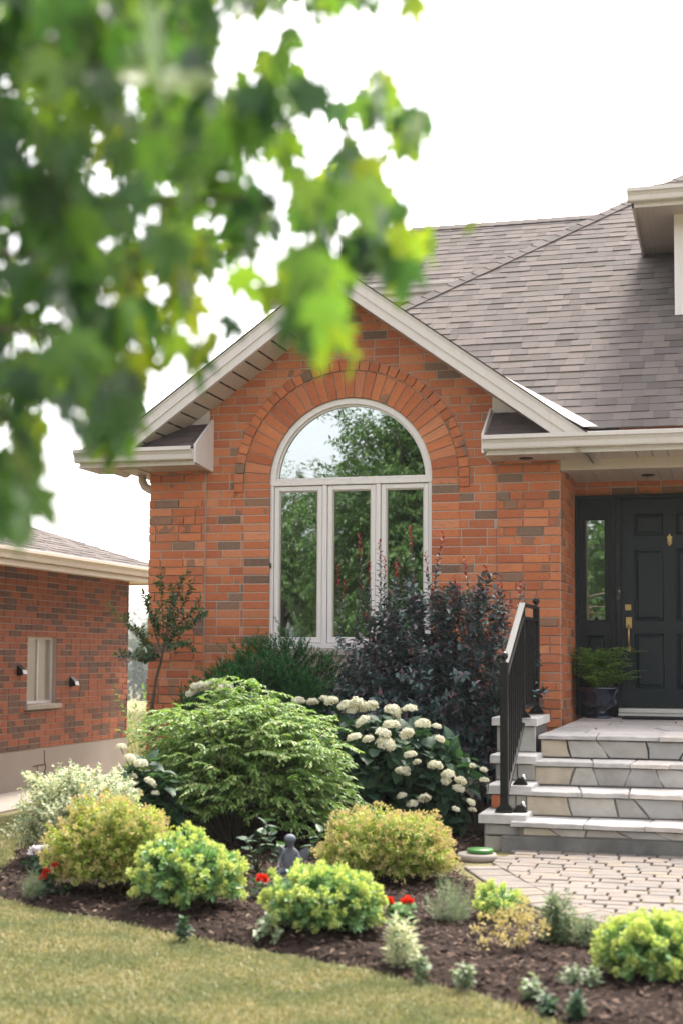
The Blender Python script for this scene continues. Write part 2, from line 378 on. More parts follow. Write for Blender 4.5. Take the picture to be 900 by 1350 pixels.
# ================================================================== SETTING
def gz(X, Y):
    s = min(1, max(0, (-5.0-X)/2.6)); s = s*s*(3-2*s)
    b = min(1, max(0, (Y-1)/8)) if X > -5.4 else 1
    dn = min(1, max(0, (Y-34)/70)); dn = dn*dn*(3-2*dn)
    return -.34*s*min(1, max(0, (Y+9)/3))-6.0*dn
xs = sorted(set([-420,-250,-150,-90,-60,-40,-28,-20,-16,-13]+[-11+.4*i for i in range(42)]+[7,9,12,16,24,40,80,200,420]))
ys = sorted(set([-300,-150,-80,-50,-35,-26,-20,-17,-15]+[-13.5+.4*i for i in range(52)]+[8,10,13,17,24,35,50,80,140,260,460]))
V = [(x, y, gz(x, y)-.012) for y in ys for x in xs]; nx = len(xs)
g = MB(); g.add(V, [(j*nx+i, j*nx+i+1, (j+1)*nx+i+1, (j+1)*nx+i) for j in range(len(ys)-1) for i in range(nx-1)], 0, True)
tag(g.build('ground', M['turf']), kind='structure')

# mulch bed
BED = [(-5.7,-2.2), (-5.0,-3.55), (-4.55,-4.6), (-4.3,-5.2), (-4.15,-5.75), (-3.85,-6.08), (-3.3,-6.38), (-2.7,-6.66), (-2.17,-6.91), (-1.6,-7.18), (-1.04,-7.47), (-.67,-7.84), (-.2,-8.35), (.4,-9.0), (1.6,-9.8), (2.2,-6.8), (.6,-6.62), (-.2,-6.12), (-.50,-5.93), (-.86,-5.62), (-1.1,-5.32), (-1.36,-4.75), (-1.60,-4.18), (-1.58,-3.4), (-1.5,-1.2), (-1.5,.05), (-5.7,.05)]
def inside(p, poly):
    x, y = p; c = False
    for i in range(len(poly)):
        (x1, y1), (x2, y2) = poly[i], poly[i-1]
        if (y1 > y) != (y2 > y) and x < (x2-x1)*(y-y1)/(y2-y1)+x1: c = not c
    return c
def dist_edge(p, poly):
    x, y = p; best = 9
    for i in range(len(poly)):
        (x1, y1), (x2, y2) = poly[i], poly[i-1]; dx, dy = x2-x1, y2-y1
        t_ = max(0, min(1, ((x-x1)*dx+(y-y1)*dy)/(dx*dx+dy*dy+1e-9))); best = min(best, math.hypot(x-x1-t_*dx, y-y1-t_*dy))
    return best
def bz(x, y):
    d = dist_edge((x, y), BED); s = min(1, d/.25)
    return -.03+.055*s+(.022*mnoise.noise(Vector((x*5, y*5, 0)))+.014*mnoise.noise(Vector((x*17, y*17, 3))))*min(1, d/.08)
st = .045; NX = int(8.0/st); NY = int(10/st); idx = {}; vv = []; ff = []
for j in range(NY+1):
    for i in range(NX+1):
        x = -5.8+i*st; y = -9.85+j*st
        if inside((x+.04*mnoise.noise(Vector((x*3, y*3, 9))), y+.04*mnoise.noise(Vector((x*3, y*3, 5)))), BED):
            idx[(i, j)] = len(vv); vv.append((x, y, bz(x, y)))
for (i, j) in idx:
    q = [(i, j), (i+1, j), (i+1, j+1), (i, j+1)]
    if all(k in idx for k in q): ff.append([idx[k] for k in q])
g = MB(); g.add(vv, ff, 0, True); tag(g.build('mulch_bed', M['mulch']), kind='structure')
# scattered chips and grass
def scatter_quads(pts, L0, L1, W0, W1, tilt, seed, lift=0.0):
    r = np.random.default_rng(seed); n = len(pts); P = np.array(pts)
    a = r.uniform(0, 2*np.pi, n); l = r.uniform(L0, L1, n)/2; w = r.uniform(W0, W1, n)/2
    d = np.stack([np.cos(a), np.sin(a), r.uniform(-tilt, tilt, n)], 1); s = np.stack([-np.sin(a), np.cos(a), r.uniform(-tilt, tilt, n)], 1)
    d *= l[:, None]; s *= w[:, None]; P[:, 2] += lift
    V = np.stack([P-d-s*.6, P+d-s, P+d*.8+s, P-d+s], 1).reshape(-1, 3)
    return V, [np.arange(4*n).reshape(n, 4)]
pts = []
while len(pts) < 26000:
    x = rnd.uniform(-5.6, 1.2); y = rnd.uniform(-9.2, -2.6)
    if inside((x, y), BED): pts.append((x, y, bz(x, y)+rnd.uniform(0, .012)))
V, Fq = scatter_quads(pts, .010, .042, .005, .015, .5, 3)
tag(np_obj('mulch_chips', V, Fq, M['chips']), kind='stuff')
def grass_obj(name, region, n, h0, h1, seed, mat, w=.0045):
    r = random.Random(seed); P = []
    while len(P) < n:
        x = r.uniform(region[0], region[1]); y = r.uniform(region[2], region[3])
        if inside((x, y), BED) and dist_edge((x, y), BED) > .02+.09*r.random()**2+.03*mnoise.noise(Vector((x*6, y*6, 2))): continue
        if region[4](x, y): P.append((x, y, gz(x, y)-.015))
    g_ = np.random.default_rng(seed); P = np.array(P); n = len(P)
    a = g_.uniform(0, 2*np.pi, n); h = g_.uniform(h0, h1, n)*(.75+.5*np.array([mnoise.noise(Vector((p[0]*2.2, p[1]*2.2, 1))) for p in P])); ww = w*g_.uniform(.6, 1.5, n)
    s = np.stack([np.cos(a), np.sin(a), 0*a], 1)*ww[:, None]
    la = g_.uniform(0, 2*np.pi, n); ln = g_.uniform(.1, .95, n)*h
    tip = P+np.stack([np.cos(la)*ln, np.sin(la)*ln, h*g_.uniform(.55, 1, n)], 1); mid = P+(tip-P)*.5; mid[:, 2] += h*.12
    V = np.stack([P-s, P+s, mid+s*.8, mid-s*.8, tip], 1).reshape(-1, 3); b = np.arange(n)[:, None]*5
    return tag(np_obj(name, V, [np.concatenate([b+0, b+1, b+2, b+3], 1), np.concatenate([b+3, b+2, b+4], 1)], mat), kind='stuff')
def in_view(x, y):
    px, py = to_px(Vector((x, y, 0))); return -60 < px < 960 and py < 1420
grass_obj('lawn_grass', (-4.9, .8, -9.1, -5.6, in_view), 120000, .018, .042, 11, L['grass'])
grass_obj('verge_grass', (-7.1, 2.6, -9.6, -5.2, lambda x, y: not in_view(x, y)), 60000, .018, .042, 14, L['grass'], .006)
grass_obj('side_grass', (-7.15, -4.1, -5.8, -1.2, in_view), 30000, .02, .05, 12, L['grass'], .006)
grass_obj('back_grass', (-15, -5.0, 6.5, 28, lambda x, y: -.44 < x/(y+13) < -.36), 16000, .10, .35, 13, L['grass'], .016)

# paver path
g = MB(); PATH = [(-1.60,-4.18), (-1.36,-4.75), (-1.1,-5.32), (-.86,-5.62), (-.50,-5.93), (-.2,-6.12), (.6,-6.62), (2.2,-6.8), (3.5,-6.8), (3.5,-3.0), (-1.55,-3.0)]
g.prism([(x, y, -.10) for x, y in PATH][::-1], (0, 0, 1), .085, 1)
g.v = [(x, y, z) for x, y, z in g.v]
O = Vector((0, 0, -.028)); U = Vector((1, 0, 0)); Vv = Vector((0, 1, 0)); N = Vector((0, 0, 1))
EDGE = PATH[:8]
inner = [(-1.40,-4.1), (-1.16,-4.66), (-.92,-5.17), (-.72,-5.42), (-.38,-5.73), (-.08,-5.92), (.66,-6.4), (2.2,-6.58)]
# border stones laid along the edge
cum = [0]
for i in range(1, len(EDGE)): cum.append(cum[-1]+math.dist(EDGE[i], EDGE[i-1]))
def lerp_path(P, s):
    for i in range(1, len(P)):
        if s <= cum[i] or i == len(P)-1:
            k = (s-cum[i-1])/(cum[i]-cum[i-1]); return (P[i-1][0]+(P[i][0]-P[i-1][0])*k, P[i-1][1]+(P[i][1]-P[i-1][1])*k)
s = 0
while s < cum[-1]-.12:
    w = rnd.uniform(.105, .135); a0, a1, b0, b1 = lerp_path(EDGE, s+.003), lerp_path(EDGE, s+w-.003), lerp_path(inner, s+.003), lerp_path(inner, s+w-.003)
    tile(g, O, U, Vv, N, [a0, a1, b1, b0], .034+rnd.uniform(-.003, .003), .007, 0, jit=.0015); s += w
r = 0; y = -3.05
fieldpoly = inner+[(3.5,-6.6), (3.5,-3.0), (-1.5,-3.0)]
while y > -6.7:
    H = .125; x = -1.6+(.08 if r % 2 else 0)+rnd.uniform(-.015, .015)
    while x < 1.9:
        w = rnd.choice((.165, .165, .18, .13, .19)); gp = rnd.uniform(.006, .013)
        P4 = [(x+gp+rnd.uniform(-.003,.003), y-H+.004), (x+w-gp*.3, y-H+.004), (x+w-gp*.3+rnd.uniform(-.003,.003), y-.003), (x+gp, y-.003)]
        x += w
        poly = P4
        if not all(inside(p, fieldpoly) for p in P4):
            for i in range(len(inner)-1):
                (x1, y1), (x2, y2) = inner[i], inner[i+1]; cx = (P4[0][0]+P4[2][0])/2; 
                a, b = (y2-y1), -(x2-x1); L_ = math.hypot(a, b); a, b = a/L_, b/L_
                # inside lies to the left/up of the edge -> -(a,b) side chosen by test
                c_ = a*x1+b*y1
                t_ = ((cx-x1)*(x2-x1)+((P4[0][1]+P4[2][1])/2-y1)*(y2-y1))/((x2-x1)**2+(y2-y1)**2)
                if -.25 < t_ < 1.25 and poly: poly = clip(poly, -a, -b, -c_-.006) if (-a*1.0-b*-3.0+c_) < 0 else clip(poly, a, b, c_-.006)
            if poly and not inside((sum(p[0] for p in poly)/len(poly), sum(p[1] for p in poly)/len(poly)), fieldpoly): poly = None
        if poly: tile(g, O, U, Vv, N, poly, .034+rnd.uniform(-.004, .004), .007, 0, jit=.002)
    y -= H; r += 1
tag(g.build('path', [M['paver'], M['joint']]), kind='structure')
# concrete strip beside the neighbour house
g = MB(); g.box(-8.1, -7.2, -4.5, 5.2, -.42, -.30, 0, .008)
tag(g.build('side_walk', M['concrete']), kind='structure')

# ================================================================== OUR HOUSE
house = thing('brick_house', 'orange brick house with arched front window and dark green door', 'house')
CX, CZ = -3.455, 2.966
X0, X1, P0, P1 = -5.48, -1.465, -4.90, -2.045
UX, NZ_ = Vector((1,0,0)), Vector((0,-1,0))
RO, RI = 1.155, .80       # arch radii
WX0, WX1 = -4.245, -2.668; COL0, COL1 = WX0-.265, WX1+.265
Hc = .083
def arch_hole(poly):
    cu = sum(p[0] for p in poly)/len(poly); cv = sum(p[1] for p in poly)/len(poly)
    if cv >= CZ-.06:
        dx, dz = cu-CX, max(cv-CZ, 0); d = math.hypot(dx, dz)
        if d < 1e-3: return None
        nx_, nz_ = dx/d, dz/d
        q = clip(poly, -nx_, -nz_, -(nx_*CX+nz_*CZ+RO+.004))
        return q if len(q) >= 3 else None
    if cu < CX: return clip(poly, 1, 0, COL0-.003) or None
    return clip(poly, -1, 0, -(COL1+.003)) or None
g = MB()
O0 = Vector((0, 0, 0))
AP, SL = 4.86, .72     # apex of wall / rake slope
rake = [(SL, 1, AP+SL*CX-.02), (-SL, 1, AP-SL*CX-.02)]
def wall_strip(u0, u1, v0, v1, d, seed, **k):
    O = Vector((0, -d, 0)); bricks(g, O, UX, NZ_, u0, u1, v0, v1, seed=seed, **k)
wall_strip(P0, P1, .3, 4.8, 0, 3, planes=rake, hole=arch_hole, half=.2)
quoin = lambda v: (0.0 if int(round((v-1.06)/Hc)) % 7 in (0, 1) else .010)
wall_strip(X0, P0, .0, 3.115, .0175, 5, hf=lambda v: quoin(v), half=.3)
wall_strip(P1, X1, .0, 3.115, .018, 8, hf=lambda v: quoin(v), half=.25)
# quoin blocks kick out sideways at the left corner and porch corner
for k in range(0, 38):
    v = k*Hc; off = 0 if int(round((v-1.06)/Hc)) % 7 in (0, 1) else .013
    if off and v < 3.1:
        L1 = .24 if k % 2 else .12
        tile(g, Vector((0,-.012,0)), Vector((0,1,0)), Vector((0,0,1)), Vector((-1,0,0)), [(.0, v+.005), (L1, v+.005), (L1, v+Hc-.005), (.0, v+Hc-.005)], -X0+off, .003, 0, h0=-X0-.02)
# stacked bricks beside the window, below the spring line
for k in range(3, 40):
    v = k*Hc
    if v > CZ-.03: break
    vt = min(v+Hc, CZ)
    for (a, b) in ((COL0, WX0), (WX1, COL1)):
        tile(g, O0, UX, Vector((0,0,1)), NZ_, [(a+.006, v+.006), (b, v+.006), (b, vt-.006), (a+.006, vt-.006)], .007+rnd.uniform(-.001, .0015), .003)
# arch rings
g_wall = g; g = MB()
def ring(ri, ro, n, h, a0=0, a1=math.pi, gap=.010):
    for i in range(n):
        t0 = a0+(a1-a0)*i/n; t1 = a0+(a1-a0)*(i+1)/n; P = []
        for (r_, t_, s_) in ((ri, t0, 1), (ro, t0, 1), (ro, t1, -1), (ri, t1, -1)):
            dt = gap/ r_*.5*s_; P.append((CX+r_*math.cos(t_+dt), CZ+r_*math.sin(t_+dt)))
        cu = sum(p[0] for p in P)/4; cv = sum(p[1] for p in P)/4; tm = (t0+t1)/2
        # local frame so the chamfer follows the brick
        Uo = Vector((-math.sin(tm), 0, math.cos(tm))); Vo = Vector((math.cos(tm), 0, math.sin(tm))); O = Vector((CX, 0, CZ))
        Q = [((p[0]-CX)*Uo.x+(p[1]-CZ)*Uo.z, (p[0]-CX)*Vo.x+(p[1]-CZ)*Vo.z) for p in P]
        tile(g, O, Uo, Vo, NZ_, Q, h+rnd.uniform(-.0015, .0015), .003)
ring(RI, 1.05, 31, .014); ring(1.06, RO-.004, 36, .030)
for sx in (-1, 1):
    for k in range(1):
        a, b = sorted((CX+sx*1.06, CX+sx*(RO-.004)))
        tile(g, O0, UX, Vector((0,0,1)), NZ_, [(a, CZ-.085), (b, CZ-.085), (b, CZ-.004), (a, CZ-.004)], .03, .003)
g.build('brick_arch', [M['brick_arch'], M['mortar']], house); g = g_wall
# mortar backing with the window opening left free
def mort_cols():
    n = 64; xs_ = [X0]+[P0]+[CX-RI-.02+(2*RI+.04)*i/n for i in range(n+1)]+[P1, X1]
    def top(x):
        if x <= P0 or x >= P1: return 3.115
        return AP-SL*abs(x-CX)
    for a, b in zip(xs_[:-1], xs_[1:]):
        m = (a+b)/2; ta = top(a+1e-4); tb = top(b-1e-4); d = abs(m-CX)
        if WX0 < m < WX1:
            za = CZ+math.sqrt(max(0, (RI+.004)**2-(a-CX)**2)); zb = CZ+math.sqrt(max(0, (RI+.004)**2-(b-CX)**2))
            segs = [((0, 0), (1.40, 1.40)), ((za, zb), (ta, tb))]
        else: segs = [((0, 0), (ta, tb))]
        for (p, q), (r_, s_) in segs:
            g.add([(a,0,p), (b,0,q), (b,0,s_), (a,0,r_)], [(0,1,2,3)], 1)
mort_cols()
# reveal of the opening
arc = [(CX+(RI+.002)*math.cos(math.pi*i/40), CZ+(RI+.002)*math.sin(math.pi*i/40)) for i in range(41)]
ringv = [(x, 0, z) for x, z in arc]+[(x, .12, z) for x, z in arc]
g.add([(WX1, -.008, 1.4)]+[(x, -.008, z) for x, z in arc]+[(WX0, -.008, 1.4), (WX1, .14, 1.4)]+[(x, .14, z) for x, z in arc]+[(WX0, .14, 1.4)], [(i, i+1, 44-1+i+1, 43+i) for i in range(42)], 1)
# pilaster mortar slabs + side walls
g.box(X0, P0, -.017, .10, 0, 3.11, 1); g.box(P1, X1, -.017, .10, 0, 3.11, 1)
g.box(X0, X0+.1, .1, 9, -.3, 3.1, 1)
# porch side return (faces +X) and porch back wall
bricks(g, Vector((X1, 0, 0)), Vector((0,1,0)), Vector((1,0,0)), -.018, 1.25, .66, 3.1, seed=21, half=.3)
g.box(X1-.1, X1, .0, 1.25, 0, 3.1, 1)
bricks(g, Vector((0,1.25,0)), UX, NZ_, X1, 3.2, 2.905, 3.12, seed=22)
bricks(g, Vector((0,1.25,0)), UX, NZ_, .52, 3.2, .7, 2.905, seed=23)
g.box(X1, 3.2, 1.25, 1.33, 2.905, 3.2, 1); g.box(.52, 3.2, 1.25, 1.33, 0, 2.905, 1)
g.build('brick_wall', [M['brick'], M['mortar']], house)

# ---- big arched window
win = MB()
YF = .045
def arcband(mb, r0, r1, y0, y1, n=48, mi=0, a0=0, a1=math.pi):
    vs = []
    for i in range(n+1):
        a = a0+(a1-a0)*i/n; c_, s_ = math.cos(a), math.sin(a)
        vs += [(CX+r0*c_, y0, CZ+r0*s_), (CX+r1*c_, y0, CZ+r1*s_), (CX+r1*c_, y1, CZ+r1*s_), (CX+r0*c_, y1, CZ+r0*s_)]
    mb.add(vs, [(4*i+k, 4*i+(k+1) % 4, 4*i+4+(k+1) % 4, 4*i+4+k) for i in range(n) for k in range(4)], mi)
arcband(win, .742, .797, YF-.03, .13); arcband(win, .722, .741, YF, .12)
ZT = 2.99
win.box(-4.251, -2.659, YF-.032, .13, 2.935, 2.985, 0, .004)
win.box(-4.22, -2.69, YF-.012, .12, 2.986, 3.008, 0, .004)
ZB = 1.42
for (a, b) in ((-4.251, -4.215), (-2.695, -2.659)): win.box(a, b, YF-.03, .13, ZB, 2.934, 0, .004)
for (a, b) in ((-3.728, -3.684), (-3.205, -3.161)): win.box(a, b, YF-.026, .13, ZB, 2.934, 0, .004)
win.box(-4.27, -2.64, YF-.06, .13, ZB-.05, ZB, 0, .006)
wf = win.build('window', M['white'], house)
for (a, b) in ((-4.212, -3.732), (-3.680, -3.209), (-3.157, -2.699)):
    s_ = MB(); w_ = .047
    s_.box(a, a+w_, YF-.012, .10, ZB+.005, 2.930, 0, .005); s_.box(b-w_, b, YF-.012, .10, ZB+.005, 2.930, 0, .005)
    s_.box(a+w_, b-w_, YF-.012, .10, 2.884, 2.930, 0, .005); s_.box(a+w_, b-w_, YF-.012, .10, ZB+.005, ZB+.06, 0, .005)
    s_.box(a+w_, a+w_+.010, YF+.004, .09, ZB+.06, 2.884, 1); s_.box(b-w_-.010, b-w_, YF+.004, .09, ZB+.06, 2.884, 1); s_.box(a+w_+.01, b-w_-.01, YF+.004, .09, 2.874, 2.884, 1)
    s_.build('sash', [M['white'], M['trim_dark']], wf)
    p_ = MB(); p_.box(a+w_, b-w_, YF+.020, YF+.026, ZB+.05, 2.884); p_.build('pane', M['glass'], wf)
p_ = MB(); P = [(CX+.74*math.cos(math.pi*i/40), YF+.02, CZ+.74*math.sin(math.pi*i/40)) for i in range(41)]; p_.prism(P, (0,1,0), .006)
p_.build('pane', M['glass'], wf)
h_ = MB(); h_.box(-4.243, -4.232, YF-.045, YF-.028, 2.14, 2.19, 0, .002); h_.build('latch', M['blackplastic'], wf)
# room behind the window, curtain and blinds
g = MB(); vs = [(-4.9,.2,.8),(-2.1,.2,.8),(-2.1,.2,3.78),(-4.9,.2,3.78),(-4.9,4.2,.8),(-2.1,4.2,.8),(-2.1,4.2,3.78),(-4.9,4.2,3.78)]
g.add(vs, [(4,5,6,7),(0,4,7,3),(1,2,6,5),(0,1,5,4),(3,7,6,2)]); g.build('room_shell', M['interior'], house)
g = MB()
for (a, b) in ((-3.66, -3.23), (-3.14, -2.72)): g.box(a, b, .135, .165, 2.80, 2.865, 0, .004)
g.build('blind', M['blind'], wf)
# sill course
g = MB(); g.box(-4.30, -2.61, -.035, .1, ZB-.115, ZB-.052, 0, .006); g.build('window_sill', M['ashlar'], house)

# ---- roofs
def shingles(mb, O, U, V, N, poly, H=.146, mi=0, seed=1, wmin=.12, wmax=.24, under=1, th=1.0):
    r_ = random.Random(seed); us = [p[0] for p in poly]; vs = [p[1] for p in poly]
    mb.add([O+U*u+V*v for u, v in poly], [tuple(range(len(poly)))], under)
    v = min(vs)
    # half planes of the convex polygon
    cu, cv = sum(us)/len(us), sum(vs)/len(vs); HP = []
    for i in range(len(poly)):
        (x1, y1), (x2, y2) = poly[i], poly[(i+1) % len(poly)]; a, b = y2-y1, -(x2-x1); l = math.hypot(a, b)
        if l < 1e-6: continue
        a, b = a/l, b/l; c = a*x1+b*y1
        if a*cu+b*cv > c: a, b, c = -a, -b, -c
        HP.append((a, b, c))
    while v < max(vs):
        u = min(us)-r_.random()*.3
        while u < max(us):
            w = r_.uniform(wmin, wmax); p = [(u+.001, v), (u+w-.001, v), (u+w-.001, v+H*1.02), (u+.001, v+H*1.02)]
            u += w
            for hp in HP:
                p = clip(p, *hp)
                if len(p) < 3: break
            if len(p) < 3: continue
            t_ = r_.choice((.004, .005, .010, .010, .007))*th
            k = len(p); A = [O+U*q[0]+V*q[1] for q in p]; B = [O+U*q[0]+V*q[1]+N*(t_*(1-(q[1]-v)/H*.8)+.001) for q in p]
            mb.add(A+B, [tuple(range(k, 2*k))]+[(i, (i+1) % k, k+(i+1) % k, k+i) for i in range(k)], mi)
        v += H
MS = .75
def slope_pt(X, Y): return Vector((X, Y, 3.675+MS*Y))
ML = math.hypot(1, MS); Vs = Vector((0, 1, MS))/ML; Ns = Vector((0, -MS, 1))/ML
g = MB(); O = slope_pt(0, -.5)
Pa = (-3.35, 0); hip0 = None
vl = lambda Y: (Y+.5)*ML
shingles(g, O, UX, Vs, Ns, [(-1.15, 0), (3.6, 0), (3.6, vl(8.85)), (3.55, vl(8.80)), (-3.55, vl(1.716))], seed=4, wmin=.12, wmax=.22)
mroof = g.build('main_roof', [M['shingle'], M['under']], house)
# left-facing and back slopes so the roof is solid from the side
g = MB(); a = slope_pt(-3.55, 1.70); b = slope_pt(3.55, 8.8); c_ = Vector((-3.55, 15.9, 4.95)); d = Vector((12.9, 18.1, 3.3)); e = Vector((12.9, -.5, 3.3))
g.add([a, b, c_, d, e, slope_pt(3.6, 8.8)], [(0,1,2), (1,3,2)]); g.build('roof_slope', M['shingle'], mroof)
# hip cap: overlapping bent pieces along hip line
g = MB(); A = slope_pt(-5.75, -.5); B = slope_pt(3.55, 8.8); dr = (B-A); Lh = dr.length; dr.normalize(); k = 0.3*0
n1 = Ns; n2 = Vector((-MS, 0, 1)).normalized(); s1 = dr.cross(n1).normalized(); s2 = -dr.cross(n2).normalized()
if s1.x < 0: s1 = -s1
if s2.y < 0: s2 = -s2
q = (1.70+.5)*Lh/9.3
while q < Lh:
    p = A+dr*q; e_ = p+dr*.26; w = .11; up = (n1+n2).normalized(); lo = .021; hi = .017
    vs = [p+s1*w+n1*lo, p+up*(lo+.010), p+s2*w+n2*lo, e_+s1*w+n1*hi, e_+up*(hi+.004), e_+s2*w+n2*hi,
          p+s1*w-n1*.002, p+up*.0, p+s2*w-n2*.002]
    g.add(vs, [(0,3,4,1), (1,4,5,2), (0,1,7,6), (1,2,8,7), (0,6,3)]); q += .19
g.build('hip_cap', M['shingle'], mroof)

# back roof mass further left/behind
YB, ZBk = 5.0, 6.18
g = MB(); O = Vector((0, YB, ZBk)); 
shingles(g, O, UX, Vs, Ns, [(-6.0, 0), (1.2, 0), (1.2, 2.1), (-4.32, 2.1)], seed=6)
br = g.build('back_roof', [M['shingle'], M['under']], house)
g = MB(); g.prism([(-5.9, YB+.05, ZBk-.15), (1.2, YB+.05, ZBk-.15), (1.2, YB+1.68, ZBk+1.12), (-4.4, YB+1.68, ZBk+1.12)], (0,1,0), .05); g.build('roof_slope', M['under'], br)
g = MB(); q = -4.32
while q < 1:
    zt = ZBk+2.1*Vs.z; yt = YB+2.1*Vs.y
    g.add([(q, yt-.12, zt-.06), (q+.26, yt-.12, zt-.07), (q+.26, yt, zt+.015), (q, yt, zt+.03), (q, yt+.12, zt-.06), (q+.26, yt+.12, zt-.07)], [(0,1,2,3), (3,2,5,4)]); q += .2
g.build('ridge_cap', M['shingle'], br)
GUT = [(0,0), (.075,0), (.082,.012), (.086,.05), (.105,.075), (.125,.085), (.125,.118), (.112,.122), (.10,.118), (.10,.098), (.02,.098), (0,.118)]
def gutter(name, a, b, out, parent, scale=1.0, mat=None):
    g_ = MB(); g_.profile([(o*scale, z*scale) for o, z in GUT], a, b, out); return g_.build(name, mat or M['trim'], parent)
gutter('gutter', (-6.0, YB-.02, ZBk-.13), (1.2, YB-.02, ZBk-.13), (0,-1,0), br)
g = MB(); g.box(-5.98, 1.2, YB-.02, YB+.0, ZBk-.22, ZBk-.02); g.build('fascia', M['trim'], br)
g = MB(); g.box(-5.6, 1.2, YB+.35, YB+.5, 4.0, ZBk-.05); g.build('upper_wall', M['brick'], br)

# gable roof over the window wing
gr = MB(); ZA = 4.90; YG = -.55
def gable(side):
    U2 = Vector((0, 1, 0)); V2 = Vector((-side, 0, SL)).normalized(); N2 = Vector((side*SL, 0, 1)).normalized()
    run = 2.25
    Oe = Vector((CX+side*run, YG, ZA-SL*run)); Ls = run*math.hypot(1, SL)
    ridge_y = (ZA-3.675)/MS-YG
    poly = [(0, 0), ((3.3-3.675)/MS-YG+.0 if side > 0 else 4.5, 0), (ridge_y, Ls), (0, Ls)]
    shingles(gr, Oe, U2, V2, N2, poly if side > 0 else [(0, 0), (6.0, 0), (ridge_y+1.0, Ls), (0, Ls)], seed=30+side)
gable(-1); gable(1)
grf = gr.build('gable_roof', [M['shingle'], M['under']], house)
# drip edge, rake fascia (stepped), soffit
def rake_piece(side, run, top, bot, y0, y1, mb, mi=0, over=0.0):
    xa, xb = CX, CX+side*run; f_ = lambda x: ZA-SL*abs(x-CX)
    q = clip([(xa, f_(xa)+bot), (xb, f_(xb)+bot), (xb, f_(xb)+top), (xa, f_(xa)+top)], 0, -1, -3.258)
    mb.prism([(x, y0, z) for x, z in q], (0, 1, 0), y1-y0, mi)
for side, run in ((-1, 2.36), (1, 2.36)):
    fb = MB(); rake_piece(side, run, -.012, -.118, YG-.030, YG+.005, fb); rake_piece(side, run, -.112, -.205, YG-.016, YG+.006, fb)
    rake_piece(side, run, -.002, -.022, YG-.040, YG+.01, fb); rake_piece(side, run, -.196, -.212, YG-.022, YG+.03, fb)
    rake_piece(side, run, .012, -.001, YG-.05, YG+.06, fb, 1)
    fb.build('rake_fascia', [M['trim'], M['under']], grf)
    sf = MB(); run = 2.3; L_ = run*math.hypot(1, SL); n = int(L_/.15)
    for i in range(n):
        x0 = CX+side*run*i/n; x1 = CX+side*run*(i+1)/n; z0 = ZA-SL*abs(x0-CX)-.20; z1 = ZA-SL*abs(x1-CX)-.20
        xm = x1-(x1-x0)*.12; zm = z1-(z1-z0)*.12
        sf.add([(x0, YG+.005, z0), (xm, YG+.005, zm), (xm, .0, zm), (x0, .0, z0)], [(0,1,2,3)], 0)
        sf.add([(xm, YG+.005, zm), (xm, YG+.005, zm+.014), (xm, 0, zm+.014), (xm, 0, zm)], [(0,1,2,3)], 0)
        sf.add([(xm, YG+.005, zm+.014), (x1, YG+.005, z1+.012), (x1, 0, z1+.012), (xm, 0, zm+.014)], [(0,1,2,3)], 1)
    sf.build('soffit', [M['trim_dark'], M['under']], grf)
# boxed eave returns
def eave_return(side):
    if side < 0: xa, xb = -6.05, -4.845; tri = [(-5.75, 3.40), (P0, 3.40), (P0, 3.40+.62)]
    else: xa, xb = -2.09, -.9
    rt = thing('eave_return', None, None); rt.parent = house; del_ = None
    y0, y1 = -.47, .0
    g_ = MB(); g_.box(min(xa, xb)+.02, max(xa, xb), y0, y0+.02, 3.10, 3.20); g_.build('fascia', M['trim'], rt)
    s_ = MB(); n = int((xb-xa)/.15)
    for i in range(n):
        x0 = xa+(xb-xa)*i/n; x1 = xa+(xb-xa)*(i+1)/n; s_.box(x0+.006, x1, y0+.01, .02, 3.100, 3.112, 0)
    s_.box(xa, xb, y0+.01, .02, 3.113, 3.12, 1)
    s_.build('soffit', [M['trim_dark'], M['under']], rt)
    gutter('gutter', (xa, y0, 3.145), (xb if side < 0 else 3.4, y0, 3.145), (0,-1,0), rt, 1.0)
    # pent roof
    r2 = MB(); sl = .62; Vp = Vector((0, 1, sl)).normalized(); Np = Vector((0, -sl, 1)).normalized(); Lp = .46*math.hypot(1, sl)
    if side < 0: pl = [(xa+.05, 0), (xb-.0, 0), (xb, Lp), (xa+.05, Lp)]
    else: pl = [(xa+.02, 0), (xb, 0), (xb, Lp), (xa+.02, Lp)]
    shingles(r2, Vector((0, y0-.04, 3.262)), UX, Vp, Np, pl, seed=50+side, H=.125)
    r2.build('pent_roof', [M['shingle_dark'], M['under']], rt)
    # end panel
    e_ = MB(); xe = xb if side < 0 else xa
    e_.prism([(xe, y0-.03, 3.12), (xe, -.012, 3.085), (xe, -.012, 3.60), (xe, -.035, 3.60), (xe, y0-.03, 3.29)], (-side*1.0, 0, 0), .02); e_.build('end_panel', M['white'], rt)
    # vertical panel above pent roof under the rake
    v_ = MB(); 
    if side < 0: v_.prism([(-5.75, -.03, 3.50), (-4.86, -.03, 3.50), (-4.86, -.03, 3.88), (-5.75, -.03, 3.5)][:3], (0,-1,0), .012)
    else: v_.prism([(-2.085, -.03, 3.52), (-1.3, -.03, 3.52), (-2.085, -.03, 3.86)], (0,-1,0), .012)
    v_.build('return_panel', M['trim'], rt)
    return rt
for sd in (-1, 1):
    rt = eave_return(sd)
    for k in ('label', 'category'):
        if k in rt: del rt[k]
# left eave: side gutter and fascia running back, soffit
ze = ZA-SL*2.25
g = MB(); g.box(CX-2.27, CX-2.25, YG+.1, 6, ze-.16, ze-.01); g.box(CX-2.25, X0, YG+.2, 6, 3.09, 3.10, 1); g.build('side_fascia', [M['trim'], M['trim_dark']], house)
